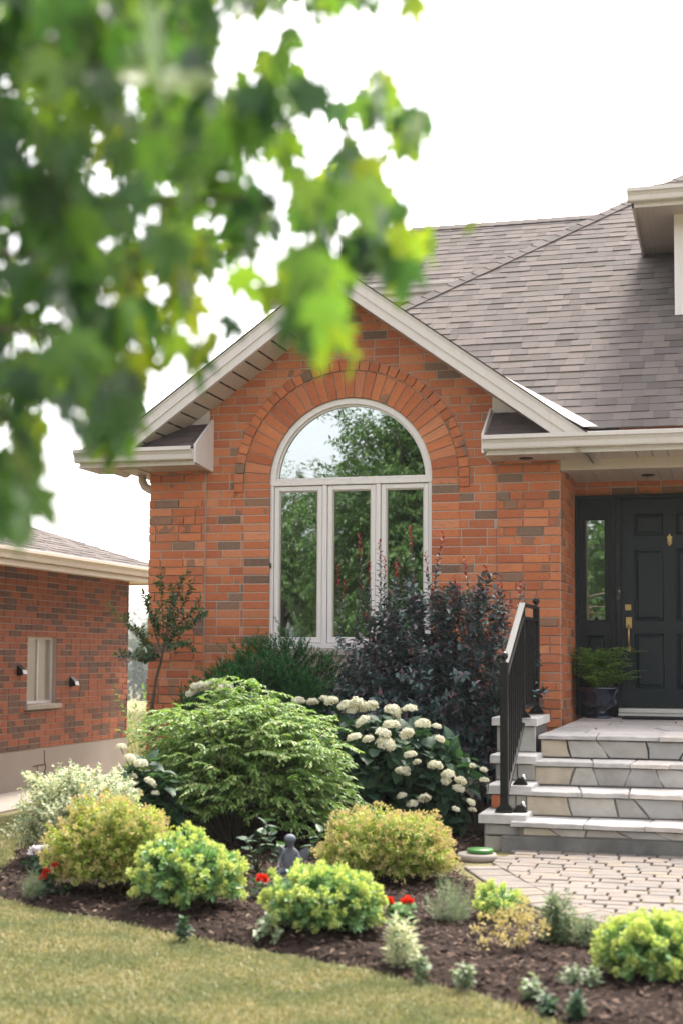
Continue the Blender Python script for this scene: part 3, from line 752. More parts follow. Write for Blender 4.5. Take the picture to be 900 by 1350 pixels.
# downspout elbow
g = MB(); c0 = on_y(186, 633, -.1); pts = []
p0 = Vector((-5.63, .12, 3.11))
pts = [p0, p0+Vector((0,0,-.07)), p0+Vector((.03,0,-.13)), p0+Vector((.09,0,-.165)), p0+Vector((.16,0,-.185))]
g.tube(pts, .042, 10); g.tube([p0+Vector((.15,0,-.18)), p0+Vector((.17,.02,-.25)), Vector((-5.50,.16,0.0))], .04, 8)
g.build('downspout', M['trim_dark'], house)
# porch: fascia behind gutter, soffit, beam, ceiling
g = MB(); g.box(-.9, 3.4, -.47, -.45, 3.10, 3.20, 0); g.build('porch_fascia', M['trim'], house)
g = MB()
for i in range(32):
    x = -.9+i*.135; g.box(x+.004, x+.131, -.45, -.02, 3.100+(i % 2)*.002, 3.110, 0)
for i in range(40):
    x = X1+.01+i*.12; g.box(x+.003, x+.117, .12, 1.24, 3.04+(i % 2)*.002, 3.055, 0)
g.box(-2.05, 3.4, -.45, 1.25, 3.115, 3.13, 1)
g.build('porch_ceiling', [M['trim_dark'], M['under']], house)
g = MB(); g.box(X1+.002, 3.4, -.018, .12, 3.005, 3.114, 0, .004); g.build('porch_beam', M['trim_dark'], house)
g = MB(); 
for (x, y, z) in ((-1.75, -.22, 3.098), (-.72, .75, 3.036)):
    g = MB(); g.lathe((x, y, z), [(.0, .0), (.045, -.001), (.062, -.006), (.066, .003)], 20); g.build('recessed_light', M['black'], house)
# valley flashing on the main slope
g = MB(); va = slope_pt(-1.12, -.5)+Ns*.02; vb = slope_pt(CX, 1.633)+Ns*.02; w = Vector((.045, 0, 0)); 
g.prism([va-w*.6+Vector((-.06,0,0)), va+w*.9, vb+w*.9, vb-w*.6], Ns, .006); g.build('valley_flashing', M['trim_dark'], grf)

# dormer
dm = MB(); XD = -.445
dm.box(XD, 2.2, 1.40, 1.5, 4.5, 5.80, 0); dm.box(XD-.03, XD+.10, 1.385, 1.41, 4.60, 5.79, 0, .003)
dormer = dm.build('dormer', M['white'], house)
g = MB(); g.box(-.84, 2.6, .95, 3.0, 5.745, 5.765, 0); g.build('soffit', M['trim_dark'], dormer)
g = MB(); g.box(-.86, -.84, .93, 2.95, 5.70, 5.86, 0); g.box(-.86, 2.6, .93, .95, 5.70, 5.86, 0)
for i in range(3): g.box(-.80+i*.055, -.795+i*.055, .97, 2.9, 5.739, 5.744, 0)
g.build('fascia', M['trim'], dormer)
gutter('gutter', (-.90, .93, 5.745), (2.6, .93, 5.745), (0,-1,0), dormer)
g = MB(); shingles(g, Vector((0, .88, 5.87)), UX, Vector((0,1,.4)).normalized(), Vector((0,-.4,1)).normalized(), [(-.87,0),(2.6,0),(2.6,2.6),(1.0,2.6)], seed=77); g.build('dormer_roof', [M['shingle'], M['under']], dormer)

# ---- front door with sidelights
YD = 1.25
door_frame = MB(); fz0, fz1 = .735, 2.905
def fbox(a, b, z0, z1, y0=YD-.05, y1=YD+.08, ch=.004): door_frame.box(a, b, y0, y1, z0, z1, 0, ch)
fbox(X1+.003, X1+.045, fz0, fz1, YD-.07); fbox(-1.06, -1.018, fz0, fz1, YD-.06); fbox(-1.105, -1.062, fz0, fz1, YD-.035)
fbox(-.07, -.02, fz0, fz1, YD-.06); fbox(.46, .515, fz0, fz1, YD-.07); fbox(X1+.046, .46, 2.865, fz1, YD-.065)
door_frame = door_frame.build('door_frame', M['frame_dark'], house)
def panel(mb, x0, x1, z0, z1, y, mi=0, bw=.028):
    # raised panel in a recess: sunk bevel, then raised field
    a = [(x0,z0),(x1,z0),(x1,z1),(x0,z1)]
    def rg(i, d): return [(x0+i, y+d, z0+i), (x1-i, y+d, z0+i), (x1-i, y+d, z1-i), (x0+i, y+d, z1-i)]
    rings = [rg(0, 0), rg(bw*.22, -.004), rg(bw*.5, .010), rg(bw*.75, .010), rg(bw*1.5, -.001)]
    vs = [p for r_ in rings for p in r_]
    fs = [(4*i+k, 4*i+(k+1) % 4, 4*i+4+(k+1) % 4, 4*i+4+k) for i in range(4) for k in range(4)]+[(16,17,18,19)]
    mb.add(vs, fs, mi)
def slab_with_panels(mb, x0, x1, z0, z1, y, rects, back=.04):
    xs_ = sorted(set([x0, x1]+[r_[0] for r_ in rects]+[r_[1] for r_ in rects])); zs_ = sorted(set([z0, z1]+[r_[2] for r_ in rects]+[r_[3] for r_ in rects]))
    for a, b in zip(xs_[:-1], xs_[1:]):
        for c_, d_ in zip(zs_[:-1], zs_[1:]):
            if any(r_[0] <= (a+b)/2 <= r_[1] and r_[2] <= (c_+d_)/2 <= r_[3] for r_ in rects): continue
            mb.add([(a,y,c_),(b,y,c_),(b,y,d_),(a,y,d_)], [(0,1,2,3)])
    mb.add([(x0,y,z0),(x1,y,z0),(x1,y,z1),(x0,y,z1),(x0,y+back,z0),(x1,y+back,z0),(x1,y+back,z1),(x0,y+back,z1)], [(0,4,5,1),(1,5,6,2),(2,6,7,3),(3,7,4,0),(4,7,6,5)])
d = MB(); dx0, dx1 = -1.014, -.074; dz0, dz1 = .82, 2.862; cxl = (dx0+.125, dx0+.415); cxr = (dx1-.415, dx1-.125)
rects = []
for (a, b) in (cxl, cxr):
    rects += [(a, b, 2.50, 2.72), (a, b, 1.66, 2.37), (a, b, 1.00, 1.54)]
slab_with_panels(d, dx0, dx1, dz0, dz1, YD, rects)
for r_ in rects: panel(d, *r_, YD)
door = d.build('door', M['door'], house)
g = MB(); g.box(dx0+.035, dx0+.095, YD-.012, YD, 1.765, 1.825, 0, .003); g.lathe((0,0,0), [(.0,0)], 3) if False else None
g.build('deadbolt', M['brass'], door)
g = MB(); hx = dx0+.07; g.box(hx-.03, hx+.03, YD-.012, YD, 1.59, 1.70, 0, .004); g.box(hx-.018, hx+.018, YD-.012, YD, 1.36, 1.42, 0, .004)
g.tube([(hx, YD-.01, 1.62), (hx, YD-.045, 1.60), (hx, YD-.055, 1.54), (hx, YD-.05, 1.46), (hx, YD-.03, 1.41), (hx, YD-.01, 1.39)], [.009,.011,.013,.012,.010,.008], 8)
g.build('handle', M['brass'], door)
g = MB(); kx = (dx0+dx1)/2; g.lathe((0,0,0), [(0,0)], 3) if False else None
P = [(kx, YD-.003, 2.405), (kx+.013, YD-.003, 2.44), (kx+.028, YD-.003, 2.485), (kx+.012, YD-.003, 2.49), (kx, YD-.003, 2.52), (kx-.012, YD-.003, 2.49), (kx-.028, YD-.003, 2.485), (kx-.013, YD-.003, 2.44)]
g.prism(P, (0,-1,0), .012); g.tube([(kx-.02, YD-.02, 2.47), (kx-.018, YD-.03, 2.42), (kx, YD-.035, 2.395), (kx+.018, YD-.03, 2.42), (kx+.02, YD-.02, 2.47)], .006, 6)
g.build('knocker', M['brass'], door)
g = MB(); g.box(-1.062, -1.016, YD-.085, YD-.061, 1.86, 2.00, 0, .006); db = g.build('doorbell', M['blackplastic'], door_frame)
g = MB(); g.tube([(-1.039, YD-.086, 1.95), (-1.039, YD-.090, 1.95)], .016, 16); g.build('doorbell_button', M['chrome'], door_frame)
g = MB(); g.tube([(-1.039, YD-.086, 1.895), (-1.039, YD-.089, 1.895)], .007, 12); g.build('doorbell_sensor', M['chrome'], door_frame)
g = MB(); g.tube([(-1.039, YD-.0905, 1.95), (-1.039, YD-.0915, 1.95)], .010, 12); g.build('doorbell_lens', M['blackplastic'], door_frame)
g = MB(); g.box(dx0-.03, dx1+.03, YD-.10, YD+.03, .765, .812, 0, .006); g.box(dx0-.03, dx1+.03, YD-.14, YD-.02, .735, .764, 0, .004); g.build('threshold', M['alu'], door_frame)
for (sa, sb) in ((X1+.046, -1.106), (-.019, .459)):
    s_ = MB(); gx0, gx1 = sa+.07, sb-.07
    gx0, gx1 = (-1.352, -1.172) if sa < -1 else (gx0, gx1)
    rr = [(gx0, gx1, 1.67, 2.66), (gx0, gx1, 1.00, 1.52)]
    slab_with_panels(s_, sa, sb, fz0, 2.864, YD-.01, rr); panel(s_, *rr[1], YD-.01)
    for (a, b, c_, d_) in ((gx0-.02, gx0, 1.65, 2.68), (gx1, gx1+.02, 1.65, 2.68)): s_.box(a, b, YD-.022, YD+.01, c_, d_, 0, .004)
    s_.box(gx0, gx1, YD-.022, YD+.01, 2.66, 2.68, 0, .004); s_.box(gx0, gx1, YD-.022, YD+.01, 1.65, 1.67, 0, .004)
    sl_ = s_.build('sidelight', M['frame_dark'], door_frame)
    p_ = MB(); p_.box(gx0, gx1, YD+.0, YD+.005, 1.67, 2.66); p_.build('sidelight_pane', M['glass'], door_frame)
g = MB(); g.box(-1.5, 1.2, YD+.2, YD+.22, .7, 3.0); g.build('hall_interior', M['interior'], house)
# side/back bulk of the house so other views hold up
g = MB(); g.box(X0+.1, 3.2, 1.34, 1.40, -.3, 3.09); g.build('inner_wall', M['mortar'], house)
g = MB(); g.box(X0+.02, 9.5, 12, 12.1, -.3, 3.2); g.build('rear_wall', M['mortar'], house)

# ================================================================== FRONT STEPS
steps = thing('front_steps', 'pale flagstone front steps and porch with stacked stone cheek wall', 'steps')
SX0 = -1.385; SX1 = 2.4
LV = [(.72, -2.20), (.545, -2.55), (.37, -2.98), (.195, -3.36)]
g = MB()
g.box(SX0+.0, SX1, -2.14, 1.24, .0, .672, 0)
for i in range(1, 4): g.box(SX0+.0, SX1, LV[i][1]+.04, LV[i-1][1]+.08, .0, LV[i][0]-.033, 0)
g.build('step_core', M['stepmortar'], steps)
g = MB(); g.box(-1.50, SX1, -3.335, -3.25, -.05, .095, 0, .004); g.build('base_course', M['basecon'], steps)
UV_ = Vector((0,1,0)); NU = Vector((0,0,1))
def jr(w): return rnd.uniform(-w, w)
for k, (z, y) in enumerate(LV):
    mb = MB(); x = SX0-.012 if k < 3 else -1.44; sl = jr(.05); yb = (LV[k-1][1]+.03) if k else None
    depth = (yb-y) if k else .42
    x_ = x; first = True
    while x_ < SX1-.05:
        w = rnd.uniform(.24, .50); s2 = jr(.07)
        j0, j1 = jr(.018), jr(.018)
        P = [(x_+.004, y+j0)]+[(x_+w*q_, y+j0*(1-q_)+j1*q_+jr(.008)) for q_ in (.15, .3, .45, .6, .75, .9)]+[(x_+w-.004, y+j1), (x_+w+s2-.004, y+depth), (x_+(0 if first else sl)+.004, y+depth)]
        tile(mb, Vector((0,0,z-.034)), UX, UV_, NU, P, .034+jr(.003), .008, 0, jit=.003)
        x_ += w; sl = s2; first = False
    if k == 0:
        # porch surface in crazy paving rows
        yy = y+depth+.006
        while yy < 1.2:
            dp = rnd.uniform(.35, .6); x_ = SX0; sl = 0
            while x_ < SX1:
                w = rnd.uniform(.3, .7); s2 = jr(.14); P = [(x_+.007, yy+.006), (x_+w-.007, yy+.006+jr(.04)*0), (x_+w+s2-.007, yy+dp-.006), (x_+sl+.007, yy+dp-.006)]
                if yy+dp > 1.24: P = clip(P, 0, 1, 1.24)
                if yy < .05: pass
                tile(mb, Vector((0,0,z-.05)), UX, UV_, NU, P, .05+jr(.002), .006, 0, jit=.002); x_ += w; sl = s2
            yy += dp
    mb.build('tread', M['flag'], steps)
    # riser stones below this tread
    rb = MB(); zt = z-.036; zb = (LV[k+1][0] if k < 3 else .098); x_ = SX0+.002 if k < 3 else -1.36; sl = 0
    yy = y+.035
    H_ = zt-zb
    jt = [(x_, x_, x_)]
    while jt[-1][0] < SX1:
        w = rnd.uniform(.15, .33) if k < 3 else rnd.uniform(.18, .36); xb_ = jt[-1][0]*.5+jt[-1][2]*.5+w; sl_a = jr(.055); jt.append((xb_-sl_a, xb_+jr(.009), xb_+sl_a))
    for a_, b_ in zip(jt[:-1], jt[1:]):
        ga, gb = rnd.uniform(.003, .008), rnd.uniform(.003, .008); hm_ = H_*rnd.uniform(.35, .65)
        P = [(a_[0]+ga, .004+rnd.uniform(0, .004)), ((a_[0]+b_[0])/2, .003+rnd.uniform(0, .005)), (b_[0]-gb, .004+rnd.uniform(0, .005)), (b_[1]-gb, hm_), (b_[2]-gb, H_-.003-rnd.uniform(0, .004)), ((a_[2]+b_[2])/2, H_-.002-rnd.uniform(0, .005)), (a_[2]+ga, H_-.003-rnd.uniform(0, .004)), (a_[1]+ga, hm_)]
        tile(rb, Vector((0, yy+.03, zb)), UX, Vector((0,0,1)), NZ_, P, .03+jr(.003), .006, 0, jit=.002)
    rb.build('riser', M['riser'], steps)
# cheek wall: stacked stone with four caps
CK = [(.235, -3.31, -1.66, -1.335, .062), (.40, -2.96, -1.66, -1.345, .062), (.585, -2.57, -1.70, -1.365, .06), (.845, -2.24, -1.74, -1.40, .062)]
g = MB()
for k, (z, y, xa, xb, th) in enumerate(CK):
    yb = CK[k+1][1]+.10 if k < 3 else -1.42
    P = [(xa, y), (xb, y+jr(.006)), (xb, yb), (xa, yb)]
    cp = MB(); tile(cp, Vector((0,0,z-th)), UX, UV_, NU, P, th, .006, 0, jit=.003); cp.build('cap_stone', M['capstone'], steps)
    g.box(xa+.06, xb-.025, y+.055, yb-.01, -.05, z-th-.002, 1)
    zz = -.02 if k == 0 else CK[k-1][0]
    top = z-th-.003
    n = 2 if k in (0, ) else (1 if k < 3 else 1)
    rows = [(zz, top)] if k else [(-.02, .085), (.09, top)]
    for ra, rb_ in rows:
        x_ = xa+.035
        while x_ < xb-.05:
            w = min(rnd.uniform(.12, .3), xb-.01-x_)
            if xb-.01-x_-w < .05: w = xb-.01-x_
            tile(g, Vector((0, y+.06, 0)), UX, Vector((0,0,1)), NZ_, [(x_+.003, ra+.003), (x_+w-.003, ra+.003), (x_+w-.003, rb_-.003), (x_+.003, rb_-.003)], .030+jr(.005), .008, 0, jit=.003); x_ += w
    # side stones (left face)
    yy_ = y+.04
    while yy_ < yb-.05:
        w = rnd.uniform(.15, .3); tile(g, Vector((xa+.06, 0, 0)), UV_, Vector((0,0,1)), Vector((-1,0,0)), [(yy_+.003, zz+.003), (min(yy_+w, yb)-.003, zz+.003), (min(yy_+w, yb)-.003, top), (yy_+.003, top)], .03+jr(.005), .008); yy_ += w
g.build('cheek_wall', [M['ashlar'], M['stepmortar']], steps)
g = MB(); tile(g, Vector((0,-2.93,0)), UX, Vector((0,0,1)), NZ_, [(-1.625,.245),(-1.565,.245),(-1.565,.33),(-1.625,.33)], .042, .004)
o_ = g.build('brick_infill', M['brick'], steps)

# ================================================================== HANDRAIL
hr = thing('handrail', 'black metal stair railing with ball topped posts on stone caps', 'railing', (-1.5, -3.18, .237))
def hadd(mb, name, mat=M['black']): return adopt(mb.build(name, mat), hr)
RX = -1.5; posts = [(-3.18, .238, 1.255), (-2.26, .60, 1.665), (-1.47, .848, 1.70)]
for i, (y, z0, z1) in enumerate(posts):
    g = MB(); w = .027 if i == 0 else .024
    if i != 1:
        g.box(RX-w, RX+w, y-w, y+w, z0, z1, 0, .003); g.box(RX-w-.004, RX+w+.004, y-w-.004, y+w+.004, z1, z1+.008, 0, .002)
        g.box(RX-.06, RX+.06, y-.05, y+.05, z0, z0+.012, 0, .003)
        for sx in (-1, 1): g.prism([(RX+sx*w, y-.02, z0+.012), (RX+sx*(w+.035), y-.02, z0+.012), (RX+sx*w, y-.02, z0+.055)], (0,1,0), .04)
    else: g.box(RX-.018, RX+.018, y-.018, y+.018, .845, z1, 0, .003); g.prism([(RX+.018, y-.02, .847), (RX+.06, y-.02, .847), (RX+.018, y-.02, .90)], (0,1,0), .04)
    hadd(g, 'post')
    if i != 1:
        g = MB(); g.lathe((RX, y, z1+.008), [(.022,0), (.014,.008), (.011,.016), (.016,.022), (.024,.030), (.028,.042), (.028,.050), (.024,.062), (.014,.072), (.0,.075)], 16); hadd(g, 'ball_finial')
A = Vector((RX, -3.15, 1.235)); B = Vector((RX, -2.27, 1.700)); Cc = Vector((RX, -1.49, 1.700))
g = MB(); g.bar(A, B+Vector((0,.01,0)), .052, .03, ch=.004); g.bar(B, Cc, .046, .022, ch=.003); hadd(g, 'top_rail')
g = MB(); lo = Vector((0,0,-.10)); g.bar(A+lo, B+lo, .030, .018); g.bar(B+lo, Cc+lo, .030, .018)
hadd(g, 'mid_rail')
lo2 = Vector((0,0,-.80)); 
g = MB(); g.bar(A+Vector((0,0,-.90)), B+Vector((0,0,-.90)), .034, .022); g.bar(Vector((RX,-2.27,.93)), Vector((RX,-1.49,.93)), .034, .022); hadd(g, 'bottom_rail')
n = 8
for i in range(1, n+1):
    q = A.lerp(B, i/(n+1)); g = MB(); g.box(RX-.008, RX+.008, q.y-.008, q.y+.008, q.z-.89, q.z-.10); hadd(g, 'baluster')
for i in range(1, 7):
    q = B.lerp(Cc, i/7); g = MB(); g.box(RX-.008, RX+.008, q.y-.008, q.y+.008, .935, 1.60); hadd(g, 'baluster')
for (x, y, z) in ((-1.43, -2.90, .402), (-1.40, -3.14, .237)):
    lt = thing('step_spotlight', 'small black wedge spotlight on the lowest stone cap' if z < .3 else 'small black wedge spotlight on the second stone cap', 'spotlight', (x, y, z), 'spotlights on the step caps')
    g = MB(); g.prism([(-.055, -.03, 0), (.05, -.03, 0), (.03, -.03, .035), (-.01, -.03, .052)], (0,1,0), .06); o_ = g.build('housing', M['black'], lt)
    g = MB(); g.tube([(.012, 0, .045), (.034, -.004, .06)], [.014, .024], 12); g.build('lens', M['chrome'], lt)

# ================================================================== NEIGHBOUR HOUSE
nb = thing('neighbour_house', 'low brown and charcoal brick house with hipped roof and one small window', 'house', (-8.1, 0, -.35))
XN = -8.1; NY0, NY1 = -7.0, 5.47
def nadd(mb, name, mats, par=None):
    o = mb.build(name, mats)
    if par is None: return adopt(o, nb)
    o.parent = par; return o
def win_hole(poly):
    cu = sum(p[0] for p in poly)/len(poly); cv = sum(p[1] for p in poly)/len(poly)
    if not (.70 < cv < 1.52): return poly
    if 2.50 < cu < 3.27: return clip(poly, 1, 0, 2.50) if cu < 2.885 else clip(poly, -1, 0, -3.27)
    if cu < 2.5: return clip(poly, 1, 0, 2.50)
    return clip(poly, -1, 0, -3.27)
g = MB()
bricks(g, Vector((XN,0,0)), Vector((0,1,0)), Vector((1,0,0)), NY0, NY1, .163, 2.33, Lm=.27, H=.0755, half=.16, hole=win_hole, seed=41, h=.007, starts=(0, .5))
for (ya, yb, za, zb_) in ((NY0, 2.50, .16, 2.33), (3.27, NY1, .16, 2.33), (2.50, 3.27, .16, .70), (2.50, 3.27, 1.52, 2.33)): g.box(XN-.1, XN, ya, yb, za, zb_, 1)
bricks(g, Vector((XN,NY1,0)), Vector((-1,0,0)), Vector((0,1,0)), 0, 6, .163, 2.33, Lm=.27, H=.0755, half=.35, seed=42, h=.007, starts=(0, .5))
g.box(XN-8, XN, NY1-.1, NY1, .16, 2.33, 1)
nadd(g, 'brick_wall', [M['brick2'], M['mortar2']])
g = MB(); g.box(XN-8, XN+.004, NY0, NY1+.004, -.45, .158, 0); fo = nadd(g, 'foundation', M['concrete'])
def crack(pts, w=.012):
    g_ = MB()
    for a, b in zip(pts[:-1], pts[1:]):
        a = onx_(*a); b = onx_(*b); g_.bar(a, b, .006, w)
    o = g_.build('crack', M['crack']); o.parent = fo
def onx_(x, y, X=XN+.006):
    d = ray(x, y); return CAM+d*((X-CAM.x)/d.x)
crack([(59, 989), (59, 1002), (61, 1012), (59, 1017), (62, 1022), (67, 1026), (66, 1031)])
crack([(44, 1011), (50, 1009), (59, 1008)]); crack([(50, 1009), (50, 1026), (49, 1031)], .008); crack([(50, 1030), (36, 1034), (34, 1038), (28, 1042), (18, 1046)], .010)
# window: frame recessed
g = MB()
for (ya, yb, za, zb_) in ((2.50, 2.535, .70, 1.52), (3.235, 3.27, .70, 1.52), (2.535, 3.235, .70, .735), (2.535, 3.235, 1.485, 1.52), (2.875, 2.905, .735, 1.485)): g.box(XN-.095, XN-.055, ya, yb, za, zb_, 0, .004)
nw = nadd(g, 'window', M['white'])
g = MB(); g.box(XN-.075, XN-.072, 2.53, 3.24, .73, 1.49); nadd(g, 'pane', M['glass2'], nw)
g = MB()
for i in range(26): g.prism([(XN-.084, 2.536, .735+i*.029), (XN-.084, 3.234, .735+i*.029), (XN-.089, 3.234, .766+i*.029), (XN-.089, 2.536, .766+i*.029)], (1,0,0), .002)
nadd(g, 'blind', M['blind'], nw)
g = MB(); g.box(XN-.2, XN-.19, 2.5, 3.27, .7, 1.52); nadd(g, 'room_shell', M['interior'], nw)
g = MB(); g.box(XN-.10, XN+.05, 2.44, 3.36, .635, .698, 0, .008); nadd(g, 'window_sill', M['ashlar'])
for (y, z) in ((2.29, 1.11), (3.69, .955)):
    g = MB(); g.prism([(XN+.008, y-.055, z-.06), (XN+.09, y-.055, z-.045), (XN+.075, y-.055, z+.01), (XN+.008, y-.055, z+.07)], (0,1,0), .11, 0)
    g.prism([(XN+.092, y-.05, z-.04), (XN+.096, y-.05, z-.04), (XN+.081, y-.05, z+.008), (XN+.077, y-.05, z+.008)], (0,1,0), .10, 1)
    nadd(g, 'vent_hood', [M['black'], M['white']])
# neighbour roof
EX, EY, EZ, NM = -7.56, 6.0, 2.47, .36
g = MB(); NL = math.hypot(1, NM); run = 5.0
Un = Vector((0,1,0)); Vn = Vector((-1,0,NM))/NL; Nn = Vector((NM,0,1))/NL
shingles(g, Vector((EX,0,EZ)), Un, Vn, Nn, [(-9, 0), (EY, 0), (EY-run, run*NL), (-9, run*NL)], seed=61, H=.15)
g.add([(EX, EY, EZ), (EX-2*run, EY, EZ), (EX-run, EY-run, EZ+NM*run)], [(0,1,2)], 0); g.add([(EX-run, EY-run, EZ+NM*run), (EX-2*run, EY, EZ), (EX-2*run, -9, EZ), (EX-run, -9, EZ+NM*run)], [(0,1,2,3)], 0)
nr = nadd(g, 'roof', [M['shingle'], M['under']])
g = MB(); g.profile([(o, z) for o, z in GUT], (EX, -9, EZ-.13), (EX, EY, EZ-.13), (1,0,0)); g.profile([(o, z) for o, z in GUT], (EX-9, EY, EZ-.13), (EX+.12, EY, EZ-.13), (0,1,0)); nadd(g, 'gutter', M['cream'], nr)
nr.children[-1].matrix_parent_inverse = Matrix.Identity(4)
g = MB(); g.box(EX-.02, EX, -9, EY, EZ-.17, EZ-.01); g.box(EX-.02, EX+.035, -9, EY+.02, EZ-.20, EZ-.135, 0, .004); g.box(EX-9, EX, EY-.02, EY, EZ-.17, EZ-.01); nadd(g, 'fascia', M['cream'], nr)
g = MB(); g.box(XN, EX, -9, EY, 2.325, 2.335); g.box(XN-8, XN, NY1, EY, 2.325, 2.335); nadd(g, 'soffit', M['cream'], nr)
for o in nb.children_recursive:   # sub-parts were built in world coordinates under parts that carry the offset
    if o.parent is not nb: o.location = (0, 0, 0)

# satellite dish on the gable roof (seen nearly edge on)
pd = on_y(172, 560, .55)
sd = thing('satellite_dish', 'thin grey satellite dish seen edge on above the left gable slope', 'satellite dish', tuple(pd))
g = MB(); c0 = Vector((0, 0, .12)); axd = Vector((.93, -.28, .22)).normalized(); x_ = axd.cross(Vector((0,0,1))).normalized(); y_ = x_.cross(axd)
vs = []; n = 28
for ri, (r_, d_) in enumerate(((.0, -.045), (.12, -.036), (.24, -.006), (.27, .0), (.27, -.008), (.12, -.05), (0, -.06))):
    for k in range(n):
        a = 2*math.pi*k/n; vs.append(c0+x_*math.cos(a)*r_+y_*math.sin(a)*r_*1.05+axd*d_)
g.add(vs, [(i*n+k, i*n+(k+1) % n, (i+1)*n+(k+1) % n, (i+1)*n+k) for i in range(6) for k in range(n)], 0, True); g.build('reflector', M['grey'], sd)
g = MB(); g.tube([c0-axd*.05, Vector((-.06, 0, -.12)), Vector((-.06, 0, -.55))], .018, 8); g.build('mast', M['grey'], sd)
g = MB(); g.tube([Vector((.02,-.05,-.28)), Vector((.0,-.06,-.10)), Vector((-.10,-.05,-.12)), Vector((-.14,-.02,-.28))], .005, 5); g.build('cable', M['cable'], sd)

# ================================================================== VEGETATION
def nrm(a): return a/np.maximum(np.linalg.norm(a, axis=-1, keepdims=True), 1e-9)
def T_simple(w, cup=.12, droop=.12): return np.array([(0,0,0), (-w/2,.42,cup*w), (0,1,-droop), (w/2,.42,cup*w), (0,.45,-cup*w*.6)], float), [(0,4,1), (1,4,2), (0,3,4), (3,2,4)]
def T_ovate(w, fold=.18, droop=.22, serr=0):
    V = [(0,0,0), (-w*.36,.16,fold*w*.6), (-w*.5,.42,fold*w), (-w*.33,.74,fold*w*.6-droop*.4), (0,1,-droop), (w*.33,.74,fold*w*.6-droop*.4), (w*.5,.42,fold*w), (w*.36,.16,fold*w*.6), (0,.4,-.03), (0,.74,-droop*.5)]
    return np.array(V, float), [(0,8,1), (1,8,2), (2,8,9), (2,9,3), (3,9,4), (0,7,8), (7,6,8), (6,9,8), (6,5,9), (5,4,9)]
def T_heart(w=.86): 
    V = [(0,.06,0), (-w*.28,0,.02), (-w*.5,.22,.07), (-w*.44,.52,.06), (-w*.2,.80,-.03), (0,1,-.16), (w*.2,.80,-.03), (w*.44,.52,.06), (w*.5,.22,.07), (w*.28,0,.02), (0,.4,-.03), (0,.75,-.08)]
    return np.array(V, float), [(0,10,1), (1,10,2), (2,10,3), (3,10,11), (3,11,4), (4,11,5), (0,9,10), (9,8,10), (8,7,10), (7,11,10), (7,6,11), (6,5,11)]
def T_maple():
    half = [(0,0), (.12,-.10), (.30,-.16), (.26,.02), (.40,.06), (.58,.10), (.50,.22), (.44,.30), (.56,.42), (.52,.50), (.66,.72), (.46,.66), (.36,.62), (.30,.56), (.18,.50), (.22,.70), (.15,.80), (.20,.92), (.08,.98), (0,1.22)]
    pts = [(x, y) for x, y in half]+[(-x, y) for x, y in half[-2:0:-1]]
    V = [(0,.22,-.02)]+[(x, y, -.22*x*x-.10*y*y+(.05 if i % 3 == 0 else -.02)) for i, (x, y) in enumerate(pts)]
    n = len(pts); return np.array(V, float), [(0, 1+i, 1+(i+1) % n) for i in range(n)]
def leaves(P, A, N0, S, tmpl):
    TV, TF = tmpl; A = nrm(A); X = nrm(np.cross(A, N0)); Z = np.cross(X, A); n = len(P)
    V = P[:, None, :]+S[:, None, None]*(TV[None, :, 0:1]*X[:, None, :]+TV[None, :, 1:2]*A[:, None, :]+TV[None, :, 2:3]*Z[:, None, :])
    k = len(TV); b = (np.arange(n)*k)[:, None]
    out = []
    for ns in (3, 4):
        fs = [f for f in TF if len(f) == ns]
        if fs: out.append((b[:, :, None]+np.array(fs)[None]).reshape(-1, ns))
    return V.reshape(-1, 3), out
class Acc:
    def __init__(s): s.V = []; s.F = []; s.M = []; s.n = 0
    def add(s, VF, mi=0):
        V, F_ = VF; s.V.append(V)
        for f in F_: s.F.append(f+s.n); s.M.append(np.full(len(f), mi))
        s.n += len(V)
    def build(s, name, mats, parent=None): return np_obj(name, np.concatenate(s.V), s.F, mats, parent, s.M, smooth=False)
def nz3(P, f, seed): return np.array([mnoise.noise(Vector((float(p[0])*f+seed*3.1, float(p[1])*f, float(p[2])*f))) for p in P])
def shoots(rad, n, seed, zlo=-.25, lump=.2, lf=1.9, up=.35, jit=.25, inner=.45, flat=1.0, cz=0.0):
    g_ = np.random.default_rng(seed); rad = np.array(rad, float)
    d = nrm(g_.normal(size=(n*3, 3))); d = d[d[:, 2] > zlo][:n]; n = len(d)
    sc = 1+lump*1.6*nz3(d, lf, seed)+lump*.6*nz3(d, lf*2.7, seed+5)
    rr = (1-inner*g_.random(n)**2.2)*(1+.16*(g_.random(n) < .05)*g_.random(n))
    tip = d*rad*(sc*rr)[:, None]; tip[:, 2] += cz
    sdv = nrm(nrm(d*rad)+np.array([0, 0, up])+jit*g_.normal(size=(n, 3)))
    return g_, tip, sdv, d
